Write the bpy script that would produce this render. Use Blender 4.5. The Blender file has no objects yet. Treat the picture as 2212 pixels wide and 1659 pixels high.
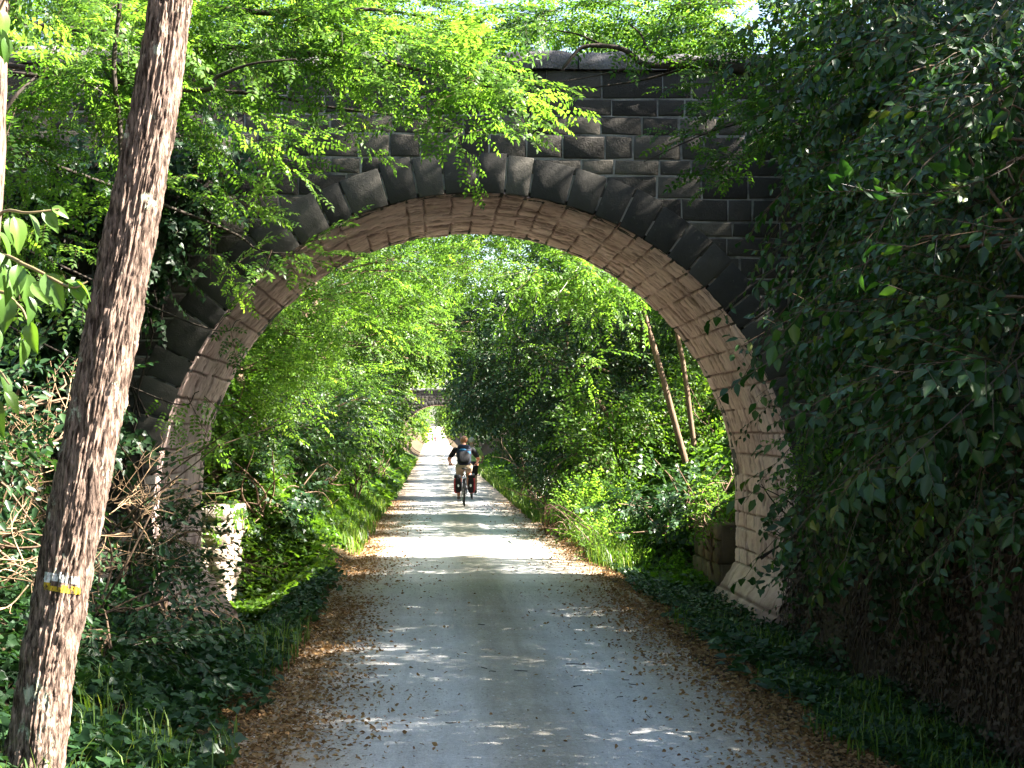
import bpy, math, random
import numpy as np
from mathutils import Vector
rng = np.random.default_rng(11)
random.seed(5)
scene = bpy.context.scene
COL = scene.collection
PI = math.pi

# ------------------------------------------------------------------ camera
F = 3439.0                      # focal length in pixels of a 2212 px wide picture
EYE = np.array([0.0, 0.0, 1.7])
yaw, pitch = math.atan(171 / F), math.atan(106.5 / F)
fwd = np.array([math.sin(yaw) * math.cos(pitch), math.cos(yaw) * math.cos(pitch), math.sin(pitch)])
rgt = np.array([math.cos(yaw), -math.sin(yaw), 0.0])
upv = np.cross(rgt, fwd)

def W(px, py, Y):
    d = fwd + (px - 1106) / F * rgt + (829.5 - py) / F * upv
    return EYE + d * (Y / d[1])

cd = bpy.data.cameras.new('camera')
cam = bpy.data.objects.new('camera', cd)
COL.objects.link(cam)
cam.location = EYE
cam.rotation_euler = (PI / 2 + pitch, 0, -yaw)
cd.sensor_width = 36
cd.lens = 36 * F / 2212
cd.clip_start = 0.05
cd.clip_end = 3000
scene.camera = cam

# ------------------------------------------------------------------ noise
def _h(ix, iy, seed):
    n = (ix.astype(np.int64) * 374761393 + iy.astype(np.int64) * 668265263 + seed * 982451653) & 0x7fffffff
    n = ((n ^ (n >> 13)) * 1274126177) & 0x7fffffff
    n = n ^ (n >> 16)
    return (n & 0xffff) / 65535.0

def vn(x, y, seed=0):
    x = np.asarray(x, float); y = np.asarray(y, float)
    x, y = np.broadcast_arrays(x, y)
    ix, iy = np.floor(x), np.floor(y)
    fx, fy = x - ix, y - iy
    fx = fx * fx * (3 - 2 * fx); fy = fy * fy * (3 - 2 * fy)
    a = _h(ix, iy, seed); b = _h(ix + 1, iy, seed); c = _h(ix, iy + 1, seed); d = _h(ix + 1, iy + 1, seed)
    return (a * (1 - fx) + b * fx) * (1 - fy) + (c * (1 - fx) + d * fx) * fy

def fbm(x, y, seed=0, o=4):
    s, a, t = 0, .5, 0
    for k in range(o):
        s = s + a * vn(np.asarray(x) * 2 ** k, np.asarray(y) * 2 ** k, seed + k * 17); t += a; a *= .5
    return s / t

# ------------------------------------------------------------------ terrain
def profile(Y):
    Y = np.asarray(Y, float)
    return np.where(Y > 105, 0.00006 * (np.clip(Y, 105, 330) - 105) ** 2, 0.0)

def sm(a, b, x):
    t = np.clip((x - a) / (b - a), 0, 1)
    return t * t * (3 - 2 * t)

LX = [-400, -60, -12, -8, -4.6, -2.9, -2.0, -1.5, -1.05, -.8]
LF = [7.0, 6.6, 5.6, 4.9, 2.7, .95, .26, .08, .0, 0]
LB = [7.0, 6.6, 5.6, 5.0, 3.2, 1.75, .75, .22, .0, 0]
RX = [1.9, 2.3, 2.8, 3.3, 3.5, 4.0, 6.0, 9, 12, 60, 400]
RF = [0, -.05, -.16, -.16, 1.45, 1.8, 2.9, 4.7, 5.4, 6.6, 7.0]
RB = [0, .02, .0, .25, .42, 1.05, 2.4, 3.6, 4.4, 6.6, 7.0]

def H(X, Y):
    X = np.asarray(X, float); Y = np.asarray(Y, float)
    X, Y = np.broadcast_arrays(X, Y)
    k = sm(15.5, 19.0, Y)
    l = np.interp(X, LX, LF) * (1 - k) + np.interp(X, LX, LB) * k
    r = np.interp(X, RX, RF) * (1 - k) + np.interp(X, RX, RB) * k
    z = np.where(X < .5, l, r)
    bu = (fbm(X * 1.3, Y * 1.3, 3) - .5) * .35 * np.clip(np.minimum(np.abs(X + .9), np.abs(X - 2)) / 1.5, 0, 1) * ((X < -.9) | (X > 2.0))
    z = z + bu
    opn = np.where(X < 0, sm(11.3, 14.6, Y), sm(13.4, 15.1, Y)) * (1 - sm(20.2, 22.2, Y)) * (1 - sm(3.5, 4.1, np.abs(X - .44)))
    z = z * (1 - opn) + opn * (-.22 - .33 * (X < 0)) * sm(1.5, 2.6, np.abs(X - .44))
    return z + profile(Y)

# ------------------------------------------------------------------ materials
def nodes(name):
    m = bpy.data.materials.new(name); m.use_nodes = True
    nt = m.node_tree; nt.nodes.clear()
    out = nt.nodes.new('ShaderNodeOutputMaterial')
    return m, nt, out

def nd(nt, t, ins=None, **kw):
    n = nt.nodes.new('ShaderNode' + t)
    for k, v in kw.items(): setattr(n, k, v)
    for k, v in (ins or {}).items():
        if isinstance(v, bpy.types.NodeSocket): nt.links.new(v, n.inputs[k])
        else: n.inputs[k].default_value = v
    return n

def c4(c): return (c[0], c[1], c[2], 1)

def ramp(nt, fac, stops):
    r = nd(nt, 'ValToRGB', {0: fac})
    e = r.color_ramp.elements
    while len(e) < len(stops): e.new(.5)
    for el, (p, c) in zip(e, stops): el.position = p; el.color = c4(c)
    return r.outputs[0]

def mixc(nt, fac, a, b, bt='MIX'):
    n = nt.nodes.new('ShaderNodeMix'); n.data_type = 'RGBA'; n.blend_type = bt
    for s, v in ((n.inputs[0], fac), (n.inputs[6], a), (n.inputs[7], b)):
        if isinstance(v, bpy.types.NodeSocket): nt.links.new(v, s)
        elif isinstance(v, (int, float)): s.default_value = v
        else: s.default_value = c4(v)
    return n.outputs[2]

def mth(nt, op, a, b=0.0, c=0.0):
    n = nt.nodes.new('ShaderNodeMath'); n.operation = op
    for s, v in zip(n.inputs, (a, b, c)):
        if isinstance(v, bpy.types.NodeSocket): nt.links.new(v, s)
        else: s.default_value = v
    return n.outputs[0]

def coord(nt, scale=(1, 1, 1), kind='Object'):
    t = nd(nt, 'TexCoord')
    return nd(nt, 'Mapping', {'Vector': t.outputs[kind], 'Scale': scale}).outputs[0]

def noise(nt, vec, scale, detail=5, rough=.6, out='Fac'):
    n = nd(nt, 'TexNoise', {'Vector': vec, 'Scale': scale, 'Detail': detail, 'Roughness': rough})
    return n.outputs[out]

def var(nt): return nd(nt, 'Attribute', attribute_name='var').outputs['Fac']

def leaf_mat(name, cols, trans=(1.9, 1.9, .75), tf=.42, rough=.42, spec=.4, twig=(.075, .05, .03)):
    m, nt, out = nodes(name)
    v = var(nt)
    n = len(cols)
    col = ramp(nt, v, [(i / max(1, n - 1), c) for i, c in enumerate(cols)])
    tw = mth(nt, 'LESS_THAN', v, -.5)
    colb = mixc(nt, tw, col, twig)
    tcol = mixc(nt, 1.0, col, trans, 'MULTIPLY')
    p = nd(nt, 'BsdfPrincipled', {'Base Color': colb, 'Roughness': rough, 'Specular IOR Level': spec})
    t = nd(nt, 'BsdfTranslucent', {'Color': tcol})
    fac = mth(nt, 'MULTIPLY', mth(nt, 'SUBTRACT', 1.0, tw), tf)
    mx = nd(nt, 'MixShader', {0: fac, 1: p.outputs[0], 2: t.outputs[0]})
    nt.links.new(mx.outputs[0], out.inputs[0])
    return m

def plain(name, c, rough=.6, metal=0.0, spec=.4, nscale=30, amp=.25, bump=0.0):
    m, nt, out = nodes(name)
    v = coord(nt)
    f = noise(nt, v, nscale)
    col = mixc(nt, f, tuple(x * (1 - amp) for x in c), tuple(min(1, x * (1 + amp)) for x in c))
    p = nd(nt, 'BsdfPrincipled', {'Base Color': col, 'Roughness': rough, 'Metallic': metal, 'Specular IOR Level': spec})
    if bump:
        b = nd(nt, 'Bump', {'Height': f, 'Strength': bump, 'Distance': .01})
        nt.links.new(b.outputs[0], p.inputs['Normal'])
    nt.links.new(p.outputs[0], out.inputs[0])
    return m

M = {}
M['robinia'] = leaf_mat('robinia_leaf', [(.022, .058, .011), (.050, .110, .018), (.095, .18, .028), (.18, .27, .05)], trans=(2.1, 2.1, 1.0), tf=.56, spec=.25)
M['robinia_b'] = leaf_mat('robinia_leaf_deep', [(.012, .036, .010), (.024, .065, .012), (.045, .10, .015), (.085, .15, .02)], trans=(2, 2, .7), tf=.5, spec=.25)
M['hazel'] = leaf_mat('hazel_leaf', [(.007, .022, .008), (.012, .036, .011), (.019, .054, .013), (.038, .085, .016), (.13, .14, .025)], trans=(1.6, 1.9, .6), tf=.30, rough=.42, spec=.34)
M['shrub'] = leaf_mat('shrub_leaf', [(.014, .04, .008), (.032, .078, .012), (.07, .14, .02), (.14, .21, .035)], trans=(2.1, 2.0, .7), tf=.5, spec=.3)
M['far_leaf'] = leaf_mat('far_leaf', [(.018, .048, .010), (.036, .082, .013), (.07, .13, .02), (.14, .20, .035)], trans=(2.1, 2, 1.0), tf=.5, spec=.25)
M['shaded_leaf'] = leaf_mat('shaded_leaf', [(.009, .026, .009), (.016, .042, .012), (.026, .06, .015), (.045, .085, .02)], tf=.28)  # darker leaf copy: shade of the dim trees and thickets put into its colour
M['ivy'] = leaf_mat('ivy_leaf', [(.009, .028, .012), (.016, .045, .017), (.028, .066, .022), (.06, .105, .03)], trans=(1.5, 1.7, .7), tf=.28, rough=.42, spec=.35)
M['dogwood'] = leaf_mat('dogwood_leaf', [(.045, .10, .018), (.07, .14, .025), (.10, .18, .03)], trans=(1.8, 1.9, .6), tf=.4, rough=.33, spec=.5, twig=(.16, .12, .06))
M['grass'] = leaf_mat('grass_blade', [(.035, .085, .015), (.065, .13, .02), (.11, .18, .03), (.20, .22, .06)], tf=.42)
M['litter'] = leaf_mat('fallen_leaf', [(.10, .055, .028), (.16, .088, .04), (.23, .13, .055), (.30, .19, .08), (.42, .24, .05)], trans=(1.2, 1, .6), tf=.15, rough=.7, spec=.2)
M['dry'] = leaf_mat('dry_twig', [(.16, .10, .055), (.26, .17, .10), (.36, .25, .15)], trans=(1, 1, 1), tf=0.0, rough=.8, spec=.15, twig=(.27, .18, .11))
M['deadivy'] = leaf_mat('dead_ivy', [(.04, .032, .023), (.07, .053, .037), (.11, .085, .06)], trans=(1, 1, 1), tf=.05, rough=.75, spec=.2, twig=(.06, .045, .03))

def bark_mat(name, a, b, lichen=None, zs=3.0, ns=34, bump=.6, rp=(.3, .72)):
    m, nt, out = nodes(name)
    v = coord(nt, (1, 1, .16))
    f = noise(nt, v, ns, 6, .65)
    col = ramp(nt, f, [(rp[0], a), (rp[1], b)])
    if lichen:
        l = noise(nt, coord(nt, (1, 1, .6)), 9, 5, .7)
        msk = ramp(nt, l, [(.60, (0, 0, 0)), (.66, (1, 1, 1))])
        col = mixc(nt, msk, col, lichen)
    p = nd(nt, 'BsdfPrincipled', {'Base Color': col, 'Roughness': .85, 'Specular IOR Level': .2})
    bp = nd(nt, 'Bump', {'Height': f, 'Strength': bump, 'Distance': .012})
    nt.links.new(bp.outputs[0], p.inputs['Normal'])
    nt.links.new(p.outputs[0], out.inputs[0])
    return m
M['bark'] = bark_mat('ridged_bark', (.030, .018, .012), (.44, .31, .245), (.38, .39, .29), bump=1.3, ns=60, rp=(.40, .80))
M['bark_dark'] = bark_mat('dark_bark', (.018, .014, .011), (.06, .046, .036))
M['bark_mid'] = bark_mat('brown_bark', (.07, .045, .03), (.19, .125, .08))

def stone_mat(name, stops, mossy=None, stain=(.03, .025, .02), stain_at=(.52, .7), ns=2.2, bump=.5, fine=45, light=None):
    m, nt, out = nodes(name)
    v = coord(nt)
    f = noise(nt, v, ns, 8, .68)
    vv = var(nt)
    g = mth(nt, 'ADD', mth(nt, 'MULTIPLY', f, .6), mth(nt, 'MULTIPLY', vv, .4))
    col = ramp(nt, g, stops)
    s = noise(nt, coord(nt, (1.0, 1.0, 1.0)), 1.1, 6, .7)
    col = mixc(nt, ramp(nt, s, [(stain_at[0], (0, 0, 0)), (stain_at[1], (.85, .85, .85))]), col, stain)
    if mossy:
        q = noise(nt, coord(nt), 4.3, 6, .75)
        col = mixc(nt, ramp(nt, q, [(.60, (0, 0, 0)), (.68, (.8, .8, .8))]), col, mossy)
    if light:
        q = noise(nt, coord(nt), 13.0, 6, .8)
        col = mixc(nt, ramp(nt, q, [(.63, (0, 0, 0)), (.70, (.7, .7, .7))]), col, light)
    p = nd(nt, 'BsdfPrincipled', {'Base Color': col, 'Roughness': .9, 'Specular IOR Level': .2})
    h = mth(nt, 'ADD', noise(nt, v, fine, 6, .7), mth(nt, 'MULTIPLY', noise(nt, v, 9, 5, .65), 1.6))
    bp = nd(nt, 'Bump', {'Height': h, 'Strength': bump, 'Distance': .02})
    nt.links.new(bp.outputs[0], p.inputs['Normal'])
    nt.links.new(p.outputs[0], out.inputs[0])
    return m
M['stone'] = stone_mat('blackened_stone', [(.2, (.020, .018, .016)), (.5, (.048, .043, .037)), (.8, (.125, .110, .088))], light=(.17, .155, .125), mossy=(.05, .046, .03), stain=(.021, .019, .017), bump=.55, fine=60)
M['ring'] = stone_mat('arch_ring_stone', [(.2, (.022, .021, .019)), (.5, (.044, .041, .036)), (.8, (.095, .086, .072))], light=(.15, .14, .12), stain=(.022, .021, .019), bump=.3, fine=70, mossy=(.05, .048, .036))
M['mortar'] = stone_mat('lime_mortar', [(.25, (.10, .095, .09)), (.5, (.24, .225, .205)), (.8, (.42, .39, .36))], stain=(.035, .034, .033), stain_at=(.50, .62))
M['cope'] = stone_mat('coping_stone', [(.25, (.07, .066, .066)), (.5, (.16, .15, .15)), (.8, (.27, .25, .245))], mossy=(.05, .048, .04), bump=1.2)
M['pebble'] = stone_mat('pebble', [(.2, (.16, .145, .125)), (.5, (.36, .34, .32)), (.8, (.62, .60, .58))], stain_at=(.75, .9))
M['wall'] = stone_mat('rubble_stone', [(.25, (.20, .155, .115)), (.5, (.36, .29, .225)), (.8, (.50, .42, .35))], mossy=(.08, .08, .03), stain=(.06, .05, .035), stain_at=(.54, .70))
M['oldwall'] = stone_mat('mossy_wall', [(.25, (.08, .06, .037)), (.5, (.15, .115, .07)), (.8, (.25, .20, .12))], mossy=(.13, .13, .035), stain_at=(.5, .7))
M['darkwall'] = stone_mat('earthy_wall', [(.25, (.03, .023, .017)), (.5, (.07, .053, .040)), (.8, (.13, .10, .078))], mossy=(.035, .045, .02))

def barrel_material():
    m, nt, out = nodes('barrel_stone')
    v = coord(nt)
    jt = nd(nt, 'Attribute', attribute_name='joint').outputs['Fac']
    vv = var(nt)
    f = noise(nt, v, 3.0, 8, .7)
    g = mth(nt, 'ADD', mth(nt, 'MULTIPLY', f, .6), mth(nt, 'MULTIPLY', vv, .4))
    col = ramp(nt, g, [(.25, (.50, .345, .30)), (.5, (.69, .505, .445)), (.75, (.80, .63, .565))])
    sn = noise(nt, coord(nt, (1, .8, 1)), 1.3, 7, .72)
    col = mixc(nt, ramp(nt, sn, [(.50, (0, 0, 0)), (.66, (.5, .5, .5))]), col, (.25, .165, .135))
    li = noise(nt, coord(nt, (1, 1, .5)), 5, 6, .8)
    col = mixc(nt, ramp(nt, li, [(.60, (0, 0, 0)), (.70, (.55, .55, .55))]), col, (.80, .70, .63))
    sx_ = nd(nt, 'SeparateXYZ', {0: nd(nt, 'TexCoord').outputs['Object']})
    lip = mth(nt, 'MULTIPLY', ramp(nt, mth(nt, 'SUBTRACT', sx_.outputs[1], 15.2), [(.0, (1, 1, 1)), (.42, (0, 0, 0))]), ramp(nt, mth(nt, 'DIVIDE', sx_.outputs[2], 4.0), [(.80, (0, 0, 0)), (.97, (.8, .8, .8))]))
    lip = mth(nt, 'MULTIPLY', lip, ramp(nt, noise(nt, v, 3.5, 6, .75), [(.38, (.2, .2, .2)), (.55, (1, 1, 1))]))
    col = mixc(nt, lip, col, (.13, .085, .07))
    col = mixc(nt, jt, col, (.16, .095, .078))
    p = nd(nt, 'BsdfPrincipled', {'Base Color': col, 'Roughness': .9, 'Specular IOR Level': .15})
    bp = nd(nt, 'Bump', {'Height': noise(nt, v, 40, 6, .7), 'Strength': .4, 'Distance': .01})
    nt.links.new(bp.outputs[0], p.inputs['Normal'])
    nt.links.new(p.outputs[0], out.inputs[0])
    return m
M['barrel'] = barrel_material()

def soil_material():
    m, nt, out = nodes('soil')
    v = coord(nt)
    f = noise(nt, v, 1.4, 8, .7)
    col = ramp(nt, f, [(.3, (.035, .026, .016)), (.5, (.065, .048, .03)), (.7, (.10, .075, .045))])
    p = nd(nt, 'BsdfPrincipled', {'Base Color': col, 'Roughness': .95, 'Specular IOR Level': .1})
    bp = nd(nt, 'Bump', {'Height': noise(nt, v, 22, 6, .7), 'Strength': .7, 'Distance': .04})
    nt.links.new(bp.outputs[0], p.inputs['Normal'])
    nt.links.new(p.outputs[0], out.inputs[0])
    return m
M['soil'] = soil_material()

def gravel_material():
    m, nt, out = nodes('gravel')
    t = nd(nt, 'TexCoord')
    sx = nd(nt, 'SeparateXYZ', {0: t.outputs['Object']})
    long = nd(nt, 'Mapping', {'Vector': t.outputs['Object'], 'Scale': (1, .06, 1)}).outputs[0]
    wob = mth(nt, 'MULTIPLY', mth(nt, 'SUBTRACT', noise(nt, nd(nt, 'Mapping', {'Vector': t.outputs['Object'], 'Scale': (1, .35, 1)}).outputs[0], 1.6, 5, .65), .5), .42)
    x = mth(nt, 'ADD', sx.outputs[0], wob)
    u = mth(nt, 'DIVIDE', mth(nt, 'ADD', x, 1.2), 3.5)
    def pos(a): return (a + 1.2) / 3.5
    edge, trk, mid = (.36, .28, .21), (.57, .565, .572), (.40, .375, .33)
    base = ramp(nt, u, [(pos(-.85), edge), (pos(-.45), (.49, .465, .44)), (pos(-.28), trk), (pos(.16), trk), (pos(.42), mid), (pos(.68), mid), (pos(.95), (.605, .60, .61)), (pos(1.25), trk), (pos(1.55), (.46, .42, .37)), (pos(1.95), edge)])
    st = noise(nt, long, 9, 6, .7)
    base = mixc(nt, 1.0, base, ramp(nt, st, [(.3, (.82, .82, .82)), (.7, (1.12, 1.1, 1.08))]), 'MULTIPLY')
    pat = noise(nt, t.outputs['Object'], 1.7, 7, .7)
    base = mixc(nt, 1.0, base, ramp(nt, pat, [(.3, (.84, .82, .79)), (.65, (1.06, 1.06, 1.06))]), 'MULTIPLY')
    gr = noise(nt, t.outputs['Object'], 140, 3, .7)
    base = mixc(nt, 1.0, base, ramp(nt, gr, [(.28, (.55, .53, .51)), (.5, (1, 1, 1)), (.75, (1.25, 1.25, 1.25))]), 'MULTIPLY')
    md_ = noise(nt, t.outputs['Object'], 34, 5, .75)
    base = mixc(nt, 1.0, base, ramp(nt, md_, [(.3, (.80, .78, .75)), (.55, (1.02, 1.02, 1.02)), (.72, (1.12, 1.12, 1.12))]), 'MULTIPLY')
    p = nd(nt, 'BsdfPrincipled', {'Base Color': base, 'Roughness': .92, 'Specular IOR Level': .2})
    hh = mth(nt, 'ADD', mth(nt, 'MULTIPLY', gr, .5), mth(nt, 'MULTIPLY', st, .8))
    bp = nd(nt, 'Bump', {'Height': hh, 'Strength': .9, 'Distance': .02})
    nt.links.new(bp.outputs[0], p.inputs['Normal'])
    nt.links.new(p.outputs[0], out.inputs[0])
    return m
M['gravel'] = gravel_material()

# ------------------------------------------------------------------ object helpers
def tag(o, label=None, cat=None, group=None, kind=None):
    if label: o['label'] = label
    if cat: o['category'] = cat
    if group: o['group'] = group
    if kind: o['kind'] = kind
    return o

def empty(name, loc, label, cat, group=None, kind=None):
    o = bpy.data.objects.new(name, None); COL.objects.link(o)
    o.location = [float(c) for c in loc]; o.empty_display_size = .2
    return tag(o, label, cat, group, kind)

def link(name, me, mat, parent=None):
    o = bpy.data.objects.new(name, me); COL.objects.link(o)
    if mat and not me.materials: me.materials.append(mat)
    if parent:
        o.parent = parent
        o.location = [-c for c in parent.location] if parent.get('_w', 1) else (0, 0, 0)
    return o

class MB:
    """collects arrays of vertices and quads/triangles into ONE mesh"""
    def __init__(s): s.V, s.Q, s.A, s.T, s.TA, s.n = [], [], [], [], [], 0
    def add(s, v, q=None, a=.5, t=None):
        v = np.asarray(v, float).reshape(-1, 3)
        s.V.append(v)
        if q is not None and len(q):
            q = np.asarray(q, np.int64); s.Q.append(q + s.n); s.A.append(np.broadcast_to(np.asarray(a, float), (len(q),)))
        if t is not None and len(t):
            t = np.asarray(t, np.int64); s.T.append(t + s.n); s.TA.append(np.broadcast_to(np.asarray(a, float), (len(t),)))
        s.n += len(v)
    def inst(s, tv, tq, ta, pos, Rm, sc, a):
        n, k = len(pos), len(tv)
        v = np.einsum('nij,kj->nki', Rm, tv) * sc[:, None, None] + pos[:, None, :]
        q = tq[None] + (np.arange(n) * k)[:, None, None]
        at = np.where(ta[None] < -.5, -1.0, np.clip(ta[None] * .55 + a[:, None] * .45, 0, 1))
        s.add(v.reshape(-1, 3), q.reshape(-1, 4), at.reshape(-1))
    def mesh(s, name):
        me = bpy.data.meshes.new(name)
        V = np.concatenate(s.V) if s.V else np.zeros((0, 3))
        Q = np.concatenate(s.Q) if s.Q else np.zeros((0, 4), np.int64)
        T = np.concatenate(s.T) if s.T else np.zeros((0, 3), np.int64)
        A = np.concatenate(s.A + s.TA) if (s.A or s.TA) else np.zeros(0)
        me.vertices.add(len(V)); me.vertices.foreach_set('co', V.astype(np.float32).ravel())
        nl = Q.size + T.size
        me.loops.add(nl); me.loops.foreach_set('vertex_index', np.concatenate([Q.ravel(), T.ravel()]).astype(np.int32))
        me.polygons.add(len(Q) + len(T))
        ls = np.concatenate([np.arange(len(Q)) * 4, Q.size + np.arange(len(T)) * 3]).astype(np.int32)
        me.polygons.foreach_set('loop_start', ls)
        me.update(calc_edges=True)
        at = me.attributes.new('var', 'FLOAT', 'FACE'); at.data.foreach_set('value', A.astype(np.float32))
        me.validate()
        return me
    def build(s, name, mat, parent=None, smooth=False):
        me = s.mesh(name)
        if smooth: me.polygons.foreach_set('use_smooth', np.ones(len(me.polygons), bool))
        return link(name, me, mat, parent)

def grid_quads(nu, nv, closed=False):
    i = np.arange(nu - 1)[:, None]; j = np.arange(nv if closed else nv - 1)[None]
    j2 = (j + 1) % nv
    return np.stack([i * nv + j, i * nv + j2, (i + 1) * nv + j2, (i + 1) * nv + j], -1).reshape(-1, 4)

def tube(mb, pts, rad, seg=7, a=-1.0, wob=0.0, cap=True):
    pts = np.asarray(pts, float); n = len(pts)
    rad = np.broadcast_to(np.asarray(rad, float), (n,))
    t = np.gradient(pts, axis=0); t /= np.linalg.norm(t, axis=1, keepdims=True) + 1e-9
    ref = np.array([0., 1, 0]) if abs(t[:, 1]).mean() < .8 else np.array([1., 0, 0])
    b = np.cross(t, ref); b /= np.linalg.norm(b, axis=1, keepdims=True) + 1e-9
    c = np.cross(t, b)
    th = np.linspace(0, 2 * PI, seg, endpoint=False)
    r = rad[:, None] * (1 + wob * (rng.random((n, seg)) - .5))
    v = pts[:, None] + r[..., None] * (np.cos(th)[None, :, None] * b[:, None] + np.sin(th)[None, :, None] * c[:, None])
    mb.add(v.reshape(-1, 3), grid_quads(n, seg, True), a)
    if cap:
        for e, base in ((0, 0), (n - 1, (n - 1) * seg)):
            vv = np.vstack([v[e], pts[e]])
            mb.add(vv, None, a, t=[(k, (k + 1) % seg, seg) for k in range(seg)])

def curve(p, n):
    p = np.asarray(p, float)
    if len(p) == 2: return p[0] + (p[1] - p[0]) * np.linspace(0, 1, n)[:, None]
    q = np.vstack([2 * p[0] - p[1], p, 2 * p[-1] - p[-2]])
    out = []
    for u in np.linspace(0, len(p) - 1 - 1e-6, n):
        i = int(u); f = u - i
        a, b, c, d = q[i:i + 4]
        out.append(.5 * (2 * b + (c - a) * f + (2 * a - 5 * b + 4 * c - d) * f * f + (3 * b - a - 3 * c + d) * f ** 3))
    return np.array(out)

# ------------------------------------------------------------------ leaf templates
def leaflet(L, Wd, fold=.25, curl=.15):
    """small leaf along +X, two quads folded along the midrib"""
    v = np.array([[0, 0, 0], [.45 * L, 0, -.02 * L], [L, 0, -curl * L],
                  [.38 * L, .5 * Wd, fold * Wd], [.38 * L, -.5 * Wd, fold * Wd],
                  [.78 * L, .30 * Wd, fold * Wd * .5 - curl * L * .6], [.78 * L, -.30 * Wd, fold * Wd * .5 - curl * L * .6]])
    q = np.array([[0, 1, 3, 3], [0, 4, 1, 1]])
    q = np.array([[0, 1, 5, 3], [1, 2, 5, 5], [0, 4, 6, 1], [1, 6, 2, 2]])
    return v, np.array([[0, 1, 5, 3], [0, 4, 6, 1]]), v

def kite(L, Wd, z=0.0):
    return np.array([[0, 0, 0], [.42 * L, .5 * Wd, .14 * Wd], [L, 0, -.12 * L], [.42 * L, -.5 * Wd, .14 * Wd]]), np.array([[0, 1, 2, 3]])

def hexleaf(L, Wd):
    v = np.array([[0, 0, 0], [.28 * L, .5 * Wd, .12 * Wd], [.66 * L, .42 * Wd, .06 * Wd], [L, 0, -.16 * L], [.66 * L, -.42 * Wd, .06 * Wd], [.28 * L, -.5 * Wd, .12 * Wd], [.5 * L, 0, -.03 * L]])
    return v, np.array([[0, 6, 2, 1], [6, 3, 2, 2], [0, 5, 4, 6], [6, 4, 3, 3]])[[0, 2]], v

def oval(L, Wd):
    """ovate leaf folded along its midrib: two quads, pointed tip"""
    v = np.array([[0, 0, 0], [.30 * L, .5 * Wd, .13 * Wd], [L, 0, -.15 * L], [.30 * L, -.5 * Wd, .13 * Wd], [.62 * L, .40 * Wd, .05 * Wd], [.62 * L, -.40 * Wd, .05 * Wd]])
    return v, np.array([[0, 2, 4, 1], [0, 3, 5, 2]])

def ivyleaf(L):
    p = [(0, 0), (-.12, .32), (.10, .50), (.40, .42), (.52, .22), (1.0, 0), (.52, -.22), (.40, -.42), (.10, -.5), (-.12, -.32)]
    v = np.array([[x * L, y * L, .10 * abs(y) * L - (.12 * L if x > .9 else 0)] for x, y in p])
    return v, np.array([[0, 3, 2, 1], [0, 5, 4, 3], [0, 7, 6, 5], [0, 9, 8, 7]])

def rotz(a): return np.array([[math.cos(a), -math.sin(a), 0], [math.sin(a), math.cos(a), 0], [0, 0, 1.]])
def rotx(a): return np.array([[1., 0, 0], [0, math.cos(a), -math.sin(a)], [0, math.sin(a), math.cos(a)]])
def roty(a): return np.array([[math.cos(a), 0, math.sin(a)], [0, 1., 0], [-math.sin(a), 0, math.cos(a)]])

class TB:
    def __init__(s): s.v, s.q, s.a, s.n = [], [], [], 0
    def put(s, v, q, a, Rm=np.eye(3), p=(0, 0, 0)):
        s.v.append(v @ Rm.T + np.asarray(p)); s.q.append(q + s.n); s.a += [a] * len(q); s.n += len(v)
    def strip(s, p0, p1, w):
        p0, p1 = np.asarray(p0, float), np.asarray(p1, float)
        for o in (np.array([0, w, 0]), np.array([0, 0, w])):
            s.put(np.array([p0 - o, p1 - o * .6, p1 + o * .6, p0 + o]), np.array([[0, 1, 2, 3]]), -1.0)
    def done(s): return np.vstack(s.v), np.vstack(s.q), np.array(s.a)

def frond(tb, L, nl, R0, p0, lw=.036, a0=.5):
    for k in range(nl):
        f = (k + 1.2) / (nl + .6)
        c = np.array([f * L, 0, -.10 * L * f * f])
        for sgn in (1, -1):
            v, q = kite(lw * random.uniform(.85, 1.15), lw * .56)
            Rm = rotz(sgn * random.uniform(1.0, 1.3)) @ rotx(random.uniform(-.4, .4)) @ roty(random.uniform(-.1, .45))
            tb.put(v, q, min(1, max(0, random.gauss(a0, .2))), R0 @ Rm, np.asarray(p0) + R0 @ c)
    v, q = kite(lw * 1.1, lw * .5)
    tb.put(v, q, a0, R0 @ roty(.3), np.asarray(p0) + R0 @ np.array([L, 0, -.10 * L]))
    tb.strip(p0, np.asarray(p0) + R0 @ np.array([L * .8, 0, -.07 * L]), .0012)

def robinia_spray(nf=9, L=.5, lw=.046, nl=5, fl=.19):
    tb = TB()
    for k in range(nf):
        f = (k + .4) / nf
        sgn = 1 if k % 2 else -1
        Rm = rotz(sgn * random.uniform(.5, 1.15) * (1 - .6 * f)) @ rotx(random.uniform(-.5, .5)) @ roty(random.uniform(-.25, .5))
        frond(tb, fl * random.uniform(.8, 1.2), nl, Rm, (f * L, 0, -.12 * L * f * f), lw, random.uniform(.2, .8))
    tb.strip((0, 0, 0), (L, 0, -.12 * L), .003)
    return tb.done()

def oval_spray(n=10, L=.4, leaf=.075, wd=.62, hang=.5, shape=oval):
    tb = TB()
    for k in range(n):
        f = (k + .6) / n
        sgn = 1 if k % 2 else -1
        s = leaf * random.uniform(.65, 1.15)
        v, q = oval(s, s * wd) if shape is oval else ivyleaf(s)
        Rm = rotz(sgn * random.uniform(.35, 1.1)) @ rotx(random.uniform(-.5, .5)) @ roty(random.uniform(0, hang))
        tb.put(v, q, random.random(), Rm, (f * L, sgn * .012, -.08 * L * f * f))
    tb.strip((0, 0, 0), (L, 0, -.08 * L), .0022)
    return tb.done()

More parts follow.
